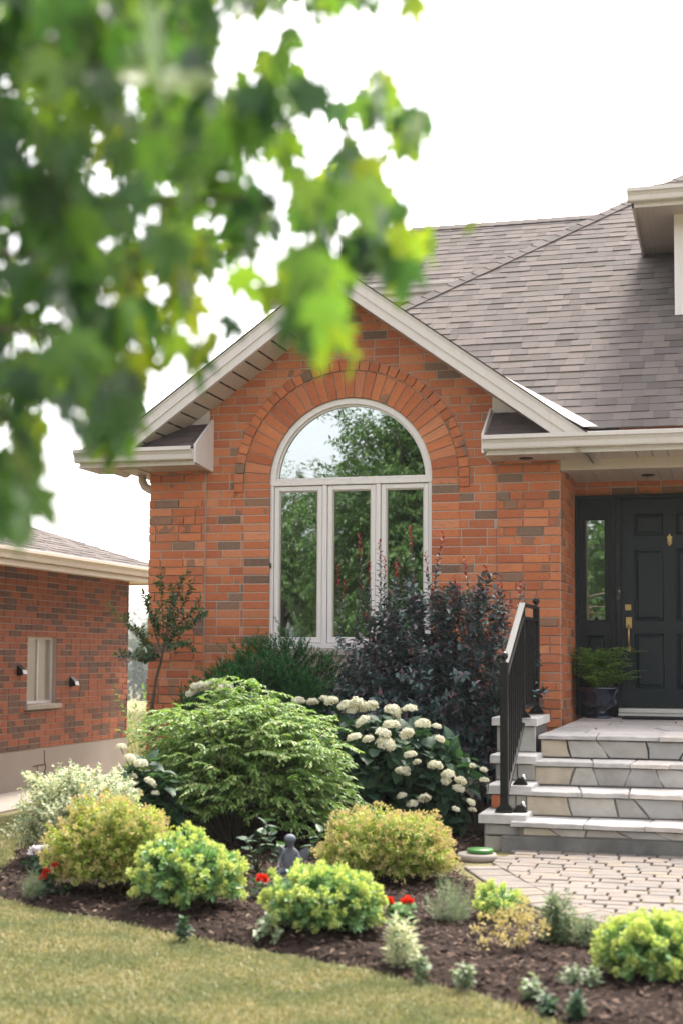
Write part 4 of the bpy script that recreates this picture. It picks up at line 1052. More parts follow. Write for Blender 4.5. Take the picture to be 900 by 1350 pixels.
def along(g_, tip, sdv, K, Ls, spread=.9, side_up=.3, droop=.0, curve=0.0, tmin=0.0):
    n = len(tip); t = (np.arange(K)+.5)/K; t = tmin+(1-tmin)*t
    ref = nrm(np.cross(sdv, np.array([.3, .2, 1.0])+.4*g_.normal(size=(n, 3)))); ref2 = np.cross(sdv, ref)
    ang = g_.uniform(0, 6.28, (n, 1))+2.4*np.arange(K)[None]+g_.normal(size=(n, K))*.25
    side = ref[:, None]*np.cos(ang)[..., None]+ref2[:, None]*np.sin(ang)[..., None]
    L_ = Ls*g_.uniform(.7, 1.25, (n, 1)) if np.isscalar(Ls) else Ls[:, None]
    P = tip[:, None]-sdv[:, None]*(L_*(1-t))[..., None]
    P[..., 2] -= curve*(L_*t*t)
    sp = spread*(1.15-.5*t)[None, :, None]
    A = nrm(sdv[:, None]*(1-sp*.55)+side*sp+np.array([0, 0, -droop])+.12*g_.normal(size=(n, K, 3)))
    N0 = nrm(sdv[:, None]*.8+np.array([0, 0, 1.0])*side_up*2+.3*g_.normal(size=(n, K, 3)))
    return P.reshape(-1, 3), A.reshape(-1, 3), N0.reshape(-1, 3), np.tile(t, n)
def stems(parent, base_r, tips, n, r0, mat, seed, zb=0.0, name='stem', pull=.0):
    r = random.Random(seed); g_ = MB(); idx_ = r.sample(range(len(tips)), min(n, len(tips)))
    for i in idx_:
        T_ = Vector(tips[i]); B_ = Vector((T_.x*base_r+r.uniform(-.03,.03), T_.y*base_r+r.uniform(-.03,.03), zb)); m_ = B_.lerp(T_, .55)+Vector((0,0,.12*(T_-B_).length)); m_.x = B_.x+(m_.x-B_.x)*(.8)
        g_.tube([B_, B_.lerp(m_, .5)+Vector((r.uniform(-.01,.01),0,.02)), m_, T_], [r0, r0*.8, r0*.6, r0*.25], 5, caps=False)
    return g_.build(name, mat, parent)
def blob(l, r_, t_, b_, Y, ry=None):
    c_ = on_y((l+r_)/2, (t_+b_)/2, Y); a = on_y(l, (t_+b_)/2, Y); tt = on_y((l+r_)/2, t_, Y); bb = on_y((l+r_)/2, b_, Y)
    return c_, (c_-a).length, (tt.z-bb.z)/2

# --- green burning bush (layered sprays)
c_, rx, rz = blob(160, 474, 912, 1100, -3.6)
bb = thing('burning_bush', 'large rounded light green shrub with layered sprays of small leaves below the arched window', 'shrub', (c_.x, c_.y, .0))
ac = Acc(); top = 1.10
g_, tip, sdv, d = shoots((rx*1.0, rx*.8, .66), 1150, 5, zlo=-.4, lump=.26, up=.05, jit=.3, inner=.55, cz=.44)
sdv[:, 2] = sdv[:, 2]*.22+.04; sdv = nrm(sdv+.25*g_.normal(size=sdv.shape)*[1,1,.3])
K = 12; n = len(tip); t_ = (np.arange(K)+.5)/K; Ls = g_.uniform(.20, .34, (n, 1))
base = tip[:, None]-sdv[:, None]*(Ls*(1-t_))[..., None]; base[..., 2] += (Ls*.35*(t_-t_**2))-.04*t_**2
sidev = nrm(np.cross(sdv, [0,0,1.0]))
for sg in (-1, 1):
    A = nrm(sidev[:, None]*sg*(1.05-.5*t_)[None, :, None]+sdv[:, None]*(.35+.6*t_)[None, :, None]+np.array([0,0,-.30])+.18*g_.normal(size=(n, K, 3)))
    N0 = nrm(np.array([0,0,1.0])+sidev[:, None]*sg*.25+.22*g_.normal(size=(n, K, 3)))
    ac.add(leaves(base.reshape(-1,3), A.reshape(-1,3), N0.reshape(-1,3), g_.uniform(.030, .052, n*K), T_ovate(.5)))
ac.build('foliage', L['burning'], bb); stems(bb, .15, tip, 40, .011, M['bark'], 3)
# fresh shoot on its left
ac = Acc(); g_ = np.random.default_rng(8)
tp = np.array([tuple(on_y(x, y, -3.6)-Vector(bb.location)) for x, y in ((150, 905), (165, 935), (158, 962), (178, 925), (190, 905))]); dv = nrm(np.array([(-.5,0,1), (-.4,0,.7), (-.8,0,.4), (-.2,.1,1), (-.1,0,1)], float))
P, A, N0, t_ = along(g_, tp, dv, 16, .36, spread=.8, side_up=.6); ac.add(leaves(P, A, N0, g_.uniform(.03, .05, len(P)), T_ovate(.46))); ac.build('fresh_shoot', L['burning'], bb)

# --- hydrangeas
def head_mesh(seed, R=.065):
    g_ = np.random.default_rng(seed); n = 230; d = nrm(g_.normal(size=(n*2, 3))); d = d[d[:, 2] > -.25][:n]; n = len(d)
    P = d*np.array([R, R, R*.76])*(1+.10*g_.normal(size=(n, 1)))
    a = g_.uniform(0, 6.28, n); nn = nrm(d+.3*g_.normal(size=(n, 3))); x = nrm(np.cross(nn, np.array([.2,.3,.9]))); y = np.cross(nn, x)
    PP = []; AA = []; NN = []
    for k in range(4):
        an = a+k*np.pi/2; PP.append(P); AA.append(x*np.cos(an)[:, None]+y*np.sin(an)[:, None]+nn*.15); NN.append(nn)
    P = np.concatenate(PP); A = np.concatenate(AA); N = np.concatenate(NN)
    return leaves(P, A, N, g_.uniform(.012, .017, len(P)), (np.array([(0,0,0), (-.42,.5,.05), (0,1,0), (.42,.5,.05)], float), [(0,3,2,1)]))
HM = []
for k in range(4):
    V, F_ = head_mesh(100+k); o = np_obj('flower_head', V, F_, L['hydflower']); HM.append(o.data); bpy.data.objects.remove(o)
def hydrangea(label, px, Y, heads, seed, nleaf=330, headsY=None, hr_=(.8,1.15)):
    c_, rx, rz = blob(*px, Y)
    h = thing('hydrangea', label, 'shrub', (c_.x, c_.y, 0), None); ac = Acc(); H_ = on_y(px[0], px[2], Y).z
    g_, tip, sdv, d = shoots((rx, rx*.62, H_*.58), nleaf, seed, zlo=-.8, lump=.12, up=.35, jit=.4, inner=.4, cz=H_*.42)
    P, A, N0, t_ = along(g_, tip, sdv, 5, .22, spread=1.0, side_up=.8, droop=.3)
    ok = P[:, 2] > .02
    ac.add(leaves(P[ok], A[ok], N0[ok], g_.uniform(.075, .135, ok.sum()), T_heart())); ac.build('foliage', L['hyd'], h)
    stems(h, .5, tip, 24, .006, M['stem'], seed)
    r = random.Random(seed)
    for (x, y, w, Yh) in heads:
        p = on_y(x, y, Yh); sc = w*r.uniform(.52, .80)/ (F/((p-CAM).dot(_f)))/.13
        o = bpy.data.objects.new('flower_head', r.choice(HM)); C.objects.link(o); o.parent = h
        o.location = p-Vector(h.location); o.scale = (sc, sc, sc*r.uniform(.85, 1.05)); o.rotation_euler = (r.uniform(-.1, .6), r.uniform(-.35, .35), r.uniform(0, 6))
        g_s = MB(); q = p-Vector(h.location); g_s.tube([q-Vector((0,0,.01)), q+Vector((r.uniform(-.03,.03), .06, -.07)), q+Vector((r.uniform(-.03,.03), .25, -.20))], [.003,.003,.004], 5, caps=False); g_s.build('flower_stalk', L['hyd'], h)
    return h
hs = [(437,925,30),(455,932,28),(472,930,28),(488,932,26),(462,938,24),(478,952,32),(505,968,26),(517,937,34),(540,935,24),(515,957,26),(520,943,24),(536,968,26),(556,956,30),(575,958,22),(579,975,20),(508,982,30),(485,975,22),(540,996,20),(467,973,24),(530,1018,24),(549,1005,18),(535,1015,20),(573,1010,22),(590,1022,22),(606,1030,24),(587,1030,24),(604,1040,20),(622,1010,16),(638,1029,18),(559,1053,22),(543,1060,18),(529,1050,18),(620,1058,18),(600,1067,14),(637,1015,14),(622,1068,16)]
hydrangea('broad dark leaved hydrangea with creamy white flower heads between the green shrub and steps', (400, 618, 945, 1100), -2.75, [(x, y, w, (-3.16 if y > 960 else (-2.95 if y > 945 else -2.8))) for x, y, w in hs], 21, 520)
hydrangea('hydrangea showing creamy heads above the top of the large green shrub', (215, 430, 905, 1100), -2.5, [(250,906,28),(270,904,26),(290,907,28),(305,912,22),(325,925,20),(393,925,20),(345,915,18),(232,925,20)] and [(x,y,w,-2.55) for x,y,w in ((262,907,26),(280,905,26),(297,908,28),(252,915,20),(393,925,20),(412,926,22),(428,922,20))], 22, 200)
hydrangea('low hydrangea with pale green round heads at the left end of the green shrub', (150, 235, 985, 1110), -4.3, [(x,y,w,-4.45) for x,y,w in ((186,1008,22),(172,1000,26),(174,1034,24),(198,1032,20),(180,1046,20),(205,1046,16),(160,985,18),(176,1024,18))], 23, 90)

# --- variegated shrub
def small_leaf_shrub(name, label, cat, px, Y, leaf, tmpl, nsh, K, Ls, size, seed, depth=.9, zlo=-.45, lump=.18, up=.5, extra=None, group=None, hz=None, spread=.9, stem_n=20, cz=None, inner=.5):
    c_, rx, _ = blob(*px, Y); gz_ = 0.0
    zt = on_y((px[0]+px[1])/2, px[2], Y).z
    o = thing(name, label, cat, (c_.x, c_.y, gz_), group); ac = Acc()
    cz = zt*.42 if cz is None else cz
    rx *= .93; g_, tip, sdv, d = shoots((rx, rx*depth, (zt-cz)*.96), nsh, seed, zlo=zlo, lump=lump, up=up, inner=inner, cz=cz)
    keep = tip[:, 2] > .02; tip = tip[keep]; sdv = sdv[keep]
    P, A, N0, t_ = along(g_, tip, sdv, K, Ls, spread=spread, side_up=.5)
    ok = P[:, 2] > .01
    ac.add(leaves(P[ok], A[ok], N0[ok], (g_.uniform(size[0], size[1], len(P))*(1.1-.35*t_))[ok], tmpl), 0)
    mats = [leaf]
    if extra:
        mats.append(extra[0]); g2 = np.random.default_rng(seed+9); m = g2.random(len(tip)) < extra[1]
        for (tp, dv) in [(tip[m], sdv[m])]:
            nb_ = extra[2]; q = len(tp); off = nrm(g2.normal(size=(q, nb_, 3))); off = nrm(off+dv[:, None]*.5)
            # flat-topped cluster perpendicular to the shoot
            PP = tp[:, None]+dv[:, None]*extra[4]*.4+off*extra[4]*g2.random((q, nb_, 1))**.5
            AA = nrm(dv[:, None]+off*.9); NN = nrm(dv[:, None]*.5+g2.normal(size=(q, nb_, 3))*.6)
            ac.add(leaves(PP.reshape(-1, 3), AA.reshape(-1, 3), NN.reshape(-1, 3), g2.uniform(extra[3]*.7, extra[3]*1.3, q*nb_), T_simple(.8, .3)), 1)
    ac.build('foliage', mats, o)
    if stem_n: stems(o, .3, tip, stem_n, .006, M['stem'], seed)
    return o
small_leaf_shrub('variegated_shrub', 'white edged variegated shrub at the left end of the bed', 'shrub', (16, 200, 1003, 1140), -4.75, L['vari'], T_ovate(.62), 1500, 13, .12, (.020, .032), 31, lump=.22, depth=.8, up=.25)
small_leaf_shrub('spirea_bush', 'gold leaved spirea with pinkish tips at the left, beside the variegated shrub', 'shrub', (66, 232, 1050, 1192), -5.75, L['spirea'], T_ovate(.5), 1500, 12, .10, (.018, .031), 32, up=.22, lump=.2, extra=(L['spireatip'], .5, 9, .014, .018))
small_leaf_shrub('spirea_bush', 'gold leaved spirea with pinkish tips in front of the hydrangea, nearest the steps', 'shrub', (422, 600, 1068, 1182), -4.95, L['spirea'], T_ovate(.5), 1500, 12, .10, (.018, .031), 33, up=.22, lump=.18, extra=(L['spireatip'], .6, 9, .014, .018))
def sedum(label, px, Y, seed, n=150):
    return small_leaf_shrub('sedum_clump', label, 'plant', px, Y, L['sedum'], T_ovate(.62, .12, .05), n*2, 13, .13, (.030, .052), seed, lump=.07, up=.2, depth=.95, extra=(L['sedumbud'], .46, 34, .014, .024), zlo=-.35, inner=.28, spread=.85, stem_n=30, group='sedum clumps along the lawn edge')
sedum('round sedum clump with yellow green buds directly right of the left spirea', (175, 320, 1096, 1213), -6.1, 41)
sedum('round sedum clump with yellow green buds in front of the grey statue', (350, 502, 1140, 1248), -6.5, 42)
sedum('bright sedum clump beside the paver path at the right edge', (785, 935, 1210, 1313), -7.05, 43)
o = small_leaf_shrub('sedum_clump', 'small sedum clump with yellow buds behind the tan seed heads near the path edge', 'plant', (622, 690, 1166, 1222), -5.95, L['sedum'], T_ovate(.62,.12,.05), 70, 12, .11, (.026,.042), 44, lump=.1, up=.6, extra=(L['sedumbud'], .8, 18, .014, .02), group='sedum clumps along the lawn edge')

# --- yew under the window
c_, rx, rz = blob(262, 480, 828, 935, -.9)
yw = thing('yew_bush', 'dark green needled evergreen under the left of the window', 'shrub', (c_.x, c_.y, 0))
ac = Acc(); zt = on_y(370, 838, -.9).z
g_, tip, sdv, d = shoots((rx*1.12, rx*.6, zt*.52), 3200, 51, zlo=-.4, lump=.25, up=.12, jit=.35, inner=.5, cz=zt*.48)
P, A, N0, t_ = along(g_, tip, sdv, 34, .17, spread=1.15, side_up=.9); ac.add(leaves(P, A, N0, g_.uniform(.020, .032, len(P)), (np.array([(-.15,0,0), (.15,0,0), (.10,1,0), (-.10,1,0)], float), [(0,1,2,3)])))
ac.build('foliage', L['yew'], yw); stems(yw, .2, tip, 10, .008, M['bark'], 5)

# --- purple shrub with tall spikes
c_, rx, rz = blob(428, 702, 775, 1040, -1.55)
pu = thing('purple_leaf_shrub', 'tall dark purple leaved shrub with red tips left of the stair railing', 'shrub', (c_.x, c_.y, 0))
ac = Acc(); zt = on_y(560, 785, -1.55).z
g_, tip, sdv, d = shoots((rx*.96, rx*.55, zt*.56), 1000, 61, zlo=-.75, lump=.2, up=.35, jit=.35, inner=.6, cz=zt*.50)
P, A, N0, t_ = along(g_, tip, sdv, 18, .30, spread=.95, side_up=.4, droop=.12)
ac.add(leaves(P, A, N0, g_.uniform(.045, .075, len(P)), T_ovate(.55)), 0)
m = g_.random(len(tip)) < .07; P, A, N0, t_ = along(g_, tip[m]+sdv[m]*.03, sdv[m], 5, .07, spread=.7); ac.add(leaves(P, A, N0, g_.uniform(.03, .045, len(P)), T_ovate(.45)), 1)
sp = [(520,742,820),(575,745,800),(655,772,830),(478,755,820),(507,735,810),(584,703,760),(500,712,800),(473,705,800),(611,735,800),(640,748,810),(660,760,815),(686,768,810),(445,745,830),(540,695,790),(560,730,800),(630,760,820),(455,765,840),(525,735,800),(598,760,820),(487,740,820),(672,790,830),(546,760,820)]
st_ = MB()
for i, (x, y0, y1) in enumerate(sp):
    a = on_y(x, y0, -1.45-.15*(i % 3))-Vector(pu.location); b = on_y(x+rnd.uniform(-14, 14), y1+25, -1.45-.15*(i % 3))-Vector(pu.location)
    dv = nrm(np.array([tuple(a-b)])); Ls = np.array([(a-b).length]); st_.tube([b, b.lerp(a, .5)+Vector((rnd.uniform(-.02,.02),0,0)), a], [.004,.003,.0015], 5, caps=False)
    K = int(Ls[0]/.017); P, A, N0, t_ = along(g_, np.array([tuple(a)]), dv, K, Ls, spread=.85, side_up=.4)
    S = g_.uniform(.050, .070, len(P))*(1.15-.5*t_); lo = t_ < .72
    ac.add(leaves(P[lo], A[lo], N0[lo], S[lo], T_ovate(.42)), 0); ac.add(leaves(P[~lo], A[~lo], N0[~lo], S[~lo], T_ovate(.42)), 1)
ac.build('foliage', [L['purple'], L['redtip']], pu); st_.build('shoot', M['bark'], pu); stems(pu, .15, tip, 25, .010, M['bark'], 7)
# twig poking through the railing
ac = Acc(); 
for x, y, d3 in ((700, 885, (.2,-.2,1)), (688, 900, (.1,0,1)), (690, 772, (0,0,1))):
    ac = Acc(); b0 = on_y(x, y, -1.35)-Vector(pu.location); P, A, N0, t_ = along(g_, np.array([tuple(b0)]), nrm(np.array([d3], float)), 10, np.array([.22]), spread=1.0); ac.add(leaves(P, A, N0, g_.uniform(.04,.055,len(P)), T_ovate(.52))); so_ = ac.build('side_shoot', L['purple'], pu)
    st2 = MB(); st2.tube([b0, b0-Vector(d3).normalized()*.25, b0+Vector((-.25,-.02,-.5))], [.002,.003,.004], 5, caps=False); st2.build('stem', M['bark'], so_)

# --- small tree at the house corner
stt = thing('small_tree', 'slender young tree with sparse small leaves at the left house corner', 'tree', tuple(on_y(201, 932, -.75)*1)); stt.location.z = 0
B0 = Vector(stt.location); W = lambda x, y, Y=-.75: on_y(x, y, Y)-B0
tr = MB(); tr.tube([(0,0,-.1), (0.0,0,.4), W(201, 930), W(206, 895), W(213, 870), W(217, 845)], [.020,.018,.016,.014,.012,.010], 8); tr.build('trunk', M['bark'], stt)
br_ = MB(); ac = Acc(); g_ = np.random.default_rng(71)
ends = [(217,845,240,765),(217,845,212,762),(214,862,192,790),(214,862,150,808),(212,870,162,865),(217,845,268,812),(217,850,258,800),(206,862,180,830),(217,845,228,780),(217,850,246,850),(217,845,200,815),(215,865,190,865),(217,850,235,830),(217,845,250,780)]
for i, (xa, ya, xb, yb) in enumerate(ends):
    a = W(xa, ya); b = W(xb, yb, -.75+g_.uniform(-.3, .3)); m_ = a.lerp(b, .5)+Vector((0,0,-.03)); br_.tube([a, m_, b], [.006,.004,.002], 5, caps=False)
    for s_ in range(8):
        q = a.lerp(b, .25+.75*s_/7); dv = nrm(np.array([tuple((b-a).normalized()*.7+Vector(g_.normal(size=3))*.45+Vector((0,0,.25)))])); tp = np.array([tuple(q)])+dv*.10
        P, A, N0, t_ = along(g_, tp, dv, 12, np.array([.13]), spread=.9); ac.add(leaves(P, A, N0, g_.uniform(.034, .055, len(P)), T_ovate(.55)), 0)
br_.build('branch', M['bark'], stt); ac.build('crown', L['sapling'], stt)

# --- small bedding plants
def tuft(name, label, px, Y, leaf, tmpl, n, K, Ls, size, seed, extra=None, up=1.2, spread=.8, group=None, cat='plant', droop=0):
    c_ = on_z((px[0]+px[1])/2, px[3], .02); Y = c_.y; c2 = on_y((px[0]+px[1])/2, px[2], Y); rx = (on_y(px[1], px[3], Y)-on_y(px[0], px[3], Y)).length/2
    o = thing(name, label, cat, (c_.x, c_.y, .0), group); zt = c2.z; ac = Acc()
    g_, tip, sdv, d = shoots((rx, rx, zt*.75), n, seed, zlo=.0, lump=.15, up=up, jit=.25, inner=.6, cz=zt*.25)
    P, A, N0, t_ = along(g_, tip, sdv, K, Ls, spread=spread, side_up=.5, droop=droop); ok = P[:, 2] > .005
    ac.add(leaves(P[ok], A[ok], N0[ok], g_.uniform(size[0], size[1], ok.sum()), tmpl), 0); mats = [leaf]
    if extra:
        mats.append(extra[0]); m = g_.random(len(tip)) < extra[1]; tp = tip[m]; q = len(tp)
        if q:
            off = nrm(g_.normal(size=(q, extra[2], 3)))*g_.random((q, extra[2], 1))**.5; PP = tp[:, None]+off*extra[4]
            ac.add(leaves(PP.reshape(-1,3), nrm(off+[0,0,.5]).reshape(-1,3), g_.normal(size=(q*extra[2],3)), g_.uniform(.7,1.3,q*extra[2])*extra[3], T_simple(.9,.3)), 1)
    ac.build('foliage', mats, o); return o
NARROW = T_simple(.22, .3, .15)
tuft('seedling_shrub', 'small bush of tan seed heads on thin stems between path and lawn', (620, 712, 1188, 1252), 0, L['straw'], T_simple(.5), 26, 6, .08, (.014,.026), 81, extra=(L['straw'], .9, 16, .016, .026), up=.9)
tuft('bedding_plant', 'upright grey green plant with narrow leaves beside the path edging', (712, 762, 1165, 1242), 0, L['greyleaf'], NARROW, 34, 24, .15, (.035,.055), 82, up=1.6, spread=1.0)
tuft('bedding_plant', 'lower grey green plant right of the upright one by the path', (752, 792, 1200, 1246), 0, L['greyleaf'], NARROW, 22, 18, .10, (.03,.045), 83, up=1.2, spread=1.0)
tuft('bedding_plant', 'pale edged upright plant beside the red blossom right of the middle sedum', (506, 553, 1208, 1270), 0, L['vari'], NARROW, 26, 22, .12, (.035,.055), 84, up=1.6, spread=1.05)
tuft('feathery_plant', 'feathery grey green plant in front of the right spirea', (560, 622, 1152, 1216), 0, L['greyleaf'], T_simple(.08, .1, .1), 120, 22, .13, (.02,.04), 85, up=.9, spread=.6)
tuft('feathery_plant', 'low tan feathery plant at the far left of the bed', (28, 62, 1145, 1182), 0, L['greyleaf'], T_simple(.08, .1, .1), 70, 14, .10, (.02,.04), 86, up=.9, spread=.6)
for k, (lab, px) in enumerate((('tiny seedling with rounded leaves left of the middle sedum clump', (330,372,1203,1238)), ('tiny leafy seedling just right below the pale edged plant', (540,566,1262,1288)), ('flat leafy seedling in the mulch below the tan seed heads', (682,722,1285,1312)), ('grey green seedling beneath the upright plant by the path', (735,770,1268,1296)), ('bright green seedling nearest the lawn edge at lower right', (708,735,1306,1330)), ('bright green seedling right of the one nearest the lawn', (742,775,1308,1340)), ('dull green seedling in the mulch near the lawn at lower centre', (595,628,1270,1300)), ('small grey leafed seedling left of the right sedum clump', (768,800,1270,1298)), ('low grass like seedling at the foot of the left sedum', (232,250,1208,1235)))):
    tuft('seedling', lab, px, 0, L['hyd'] if k in (4, 5, 8) else L['greyleaf'], T_ovate(.6), 14, 7, .05, (.022,.040), 90+k, up=.5, spread=1.1, group='seedlings in the mulch')
# rose like plant with big leaves behind the statue
def flower(name, label, x, y, nst, mat, R, leafmat, seed, Y=None, hts=None, group=None, zf=None, pet=.030):
    p0 = on_z(x, y+26, .02); o = thing(name, label, 'flower', (p0.x, p0.y, 0), group); g_ = np.random.default_rng(seed); ac = Acc()
    for k, (fx, fy) in enumerate(nst):
        q = on_y(fx, fy, p0.y)-Vector(o.location); s_ = MB(); s_.tube([(0,0,0), (q.x*.6, .01, q.z*.6), q], [.004,.003,.003], 5); s_.build('stalk', M['stem'], o)
        n = 26; d = nrm(g_.normal(size=(n, 3))); d[:, 2] = abs(d[:, 2])*.8; d = nrm(d)
        a2 = Acc(); a2.add(leaves(np.array([tuple(q)])+d*R*.35, nrm(d+.3*g_.normal(size=(n,3))), g_.normal(size=(n,3)), np.full(n, pet)*g_.uniform(.8,1.2,n), T_heart(1.1))); a2.build('blossom', mat, o)
    tip = g_.normal(size=(14, 3))*np.array([.06,.06,.02])+[0,0,.09]; P, A, N0, t_ = along(g_, tip, nrm(tip+[0,0,.1]), 4, .07, spread=1.0)
    ac.add(leaves(P, A, N0, g_.uniform(.03,.05,len(P)), T_heart(1.0))); ac.build('foliage', leafmat, o); return o
flower('geranium', 'red geranium left of the statue', 346, 1160, [(346,1160)], L['red'], .03, L['hyd'], 201)
flower('geranium', 'pair of orange red geranium blossoms at the left foot of the spirea', 60, 1152, [(57,1158),(63,1150),(74,1142)], L['red'], .022, L['hyd'], 202, pet=.022)
flower('geranium', 'red geranium behind the pale edged plant right of the middle sedum', 524, 1190, [(512,1190),(537,1189)], L['red'], .022, L['sedum'], 203, pet=.026)
flower('white_rose', 'low white blossoms in front of the variegated shrub', 55, 1125, [(46,1124),(60,1120),(66,1126)], L['whitepetal'], .03, L['hyd'], 204, pet=.035)
p0 = on_z(338, 1150, .02); o = thing('rose_plant', 'leggy plant with broad bluish leaves left of the statue', 'plant', (p0.x, p0.y, 0)); g_ = np.random.default_rng(210); ac = Acc(); s_ = MB()
for (x, y) in ((345,1100),(325,1105),(360,1095),(335,1125),(372,1112),(352,1080)):
    q = on_y(x, y, p0.y)-p0; q.z += .02; s_.tube([(0,0,0), (q.x*.4, 0, q.z*.6), q], [.005,.004,.003], 5)
    P, A, N0, t_ = along(g_, np.array([tuple(q)]), nrm(np.array([tuple(q)])), 6, np.array([.12]), spread=1.1, side_up=1.0, droop=.2); ac.add(leaves(P, A, N0, g_.uniform(.06,.09,len(P)), T_heart(.8)))
ac.build('foliage', L['hyd'], o); s_.build('stem', M['stem'], o)
p0 = on_z(418, 1135, .02); o = thing('rose_plant', 'leaning green leaf stem right behind the statue', 'plant', (p0.x, p0.y, 0)); ac = Acc(); s_ = MB()
for (x, y) in ((412,1105),(424,1090),(405,1118)):
    q = on_y(x, y, p0.y)-p0; s_.tube([(0,0,0), (q.x*.4, 0, q.z*.6), q], [.004,.004,.003], 5)
    P, A, N0, t_ = along(g_, np.array([tuple(q)]), nrm(np.array([tuple(q)])), 3, np.array([.06]), spread=1.2, side_up=1.0, droop=.2); ac.add(leaves(P, A, N0, g_.uniform(.08,.11,len(P)), T_heart(.6)))
ac.build('foliage', L['hyd'], o); s_.build('stem', M['stem'], o)

# --- statue
p0 = on_z(383, 1162, .02)
stz = thing('statue', 'small grey seated cherub garden statue among the plants', 'statue', tuple(p0))
me = bpy.data.meshes.new('figure')
VV = [(0,0,.065),(0,0,.12),(0,0,.165),(0,-.004,.195),(0,-.010,.218),(0,-.014,.242), (-.035,0,.165),(-.055,-.015,.12),(-.055,-.055,.085),(-.05,-.085,.085), (.035,0,.165),(.055,-.01,.12),(.05,-.05,.09),(.045,-.08,.085), (-.03,-.02,.06),(-.05,-.085,.062),(-.035,-.09,.015),(-.035,-.12,.006), (.03,-.02,.06),(.04,-.085,.058),(.03,-.095,.012),(.03,-.125,.006)]
EE = [(0,1),(1,2),(2,3),(3,4),(4,5),(2,6),(6,7),(7,8),(8,9),(2,10),(10,11),(11,12),(12,13),(0,14),(14,15),(15,16),(16,17),(0,18),(18,19),(19,20),(20,21)]
RR = [.036,.034,.032,.014,.030,.026,.015,.013,.010,.008,.015,.013,.010,.008,.022,.018,.013,.010,.022,.018,.013,.010]
me.from_pydata(VV, EE, []); me.materials.append(M['statue']); fg = bpy.data.objects.new('figure', me); C.objects.link(fg); fg.parent = stz
sk = fg.modifiers.new('s', 'SKIN')
for i, r_ in enumerate(RR): me.skin_vertices[0].data[i].radius = (r_, r_)
me.skin_vertices[0].data[0].use_root = True
sb = fg.modifiers.new('d', 'SUBSURF'); sb.levels = 2; sb.render_levels = 2
g = MB(); g.lathe((0,-.012,.236), [(.018,-.020),(.029,-.012),(.034,.002),(.032,.015),(.022,.026),(.011,.031),(0,.032)], 16)
g.build('hair', M['statue'], stz)
for s_ in (-1, 1):
    g = MB(); g.prism([(s_*.02,.030,.13),(s_*.05,.045,.175),(s_*.085,.055,.19),(s_*.09,.055,.15),(s_*.07,.05,.11),(s_*.03,.03,.095)], (0,1,0), .010); g.build('wing', M['statue'], stz)
g = MB(); g.lathe((0,-.04,-.03), [(.0,0),(.085,0),(.09,.03),(.075,.045),(.05,.05),(0,.05)], 18); g.build('plinth', M['statue'], stz)
stz.scale = (1.0,)*3

# --- green lid on pale base beside steps, corner stone
p0 = on_z(628, 1132, .0)
vb_ = thing('utility_cap', 'round green plastic lid on a pale base beside the lowest step', 'ground cap', (p0.x, p0.y, -.01))
g = MB(); g.lathe((0,0,0), [(0,0),(.125,0),(.13,.03),(.122,.045),(.0,.046)], 28); g.build('base', M['concrete'], vb_)
g = MB(); g.lathe((.02,.01,.047), [(.0,0),(.085,0),(.088,.018),(.082,.026),(0,.028)], 28); g.build('lid', M['greenlid'], vb_)

# --- urn and fern on the porch
up_ = on_y(788, 944, .92); ZP = .722
ur = thing('urn_planter', 'dark blue glazed footed urn beside the front door', 'planter', (-1.205, .92, ZP))
g = MB(); g.lathe((0,0,0), [(0,0),(.115,0),(.12,.012),(.105,.025),(.075,.04),(.06,.06),(.065,.078),(.105,.095),(.145,.12),(.165,.155),(.168,.20),(.172,.245),(.185,.262),(.20,.275),(.203,.29),(.195,.30),(.18,.296),(.172,.28),(.17,.265),(0,.262)], 40)
g.build('pot', M['urn'], ur)
g = MB()
for k in range(16):
    a = 2*math.pi*k/16; g.lathe((.150*math.cos(a), .150*math.sin(a), .135), [(0,-.016),(.012,-.010),(.016,0),(.012,.010),(0,.016)], 8)
g.build('beading', M['urn'], ur)
g = MB(); g.lathe((0,0,.262), [(0,.006),(.1,.008),(.168,.0)], 20); g.build('soil', M['soil'], ur)
fe = thing('fern', 'bushy green fern growing in the dark blue urn', 'plant', (-1.205, .92, ZP+.265)); ac = Acc(); g_ = np.random.default_rng(301); s_ = MB()
for k in range(150):
    a = g_.uniform(0, 6.28); ln = g_.uniform(.22, .44); hgt = g_.uniform(.12, .44); out = g_.uniform(.45, 1.0)*ln
    dx, dy = math.cos(a), math.sin(a)
    if dy > .3: out *= .5
    pts = []; 
    for t_ in np.linspace(0, 1, 16): pts.append((dx*out*t_+dx*.05, dy*out*t_+dy*.05, hgt*math.sin(min(1, t_*1.15)*1.75)*.95))
    pts = np.array(pts); s_.tube([pts[0], pts[5], pts[10], pts[15]], [.0025,.002,.0015,.001], 4, caps=False)
    tg = nrm(np.gradient(pts, axis=0)); sd_ = nrm(np.cross(tg, [0,0,1.0])); 
    for sg in (-1, 1):
        S = .062*np.sin(np.linspace(.35, 3.0, 16))+.008; A = nrm(sd_*sg+tg*.35+.12*g_.normal(size=(16,3))-[0,0,.15]); ac.add(leaves(pts, A, np.tile([0,0,1.0], (16,1))+.3*g_.normal(size=(16,3)), S, T_simple(.34)))
ac.build('fronds', L['fern'], fe); s_.build('stem', M['stem'], fe)
g = MB(); g.box(-.98, -.10, .72, 1.10, .7245, .738, 0, .004); tag(g.build('doormat', M['mat']), 'thin black doormat in front of the threshold', 'doormat')
g = MB(); pts = []
for k in range(26):
    a = k*.55; r_ = .02+.004*k; pts.append((-7.0+r_*math.cos(a)*1.4, 6.2, .55+.016*k+r_*math.sin(a)))
pts = [(-7.0, 6.2, -.36), (-7.0, 6.2, .5)]+pts
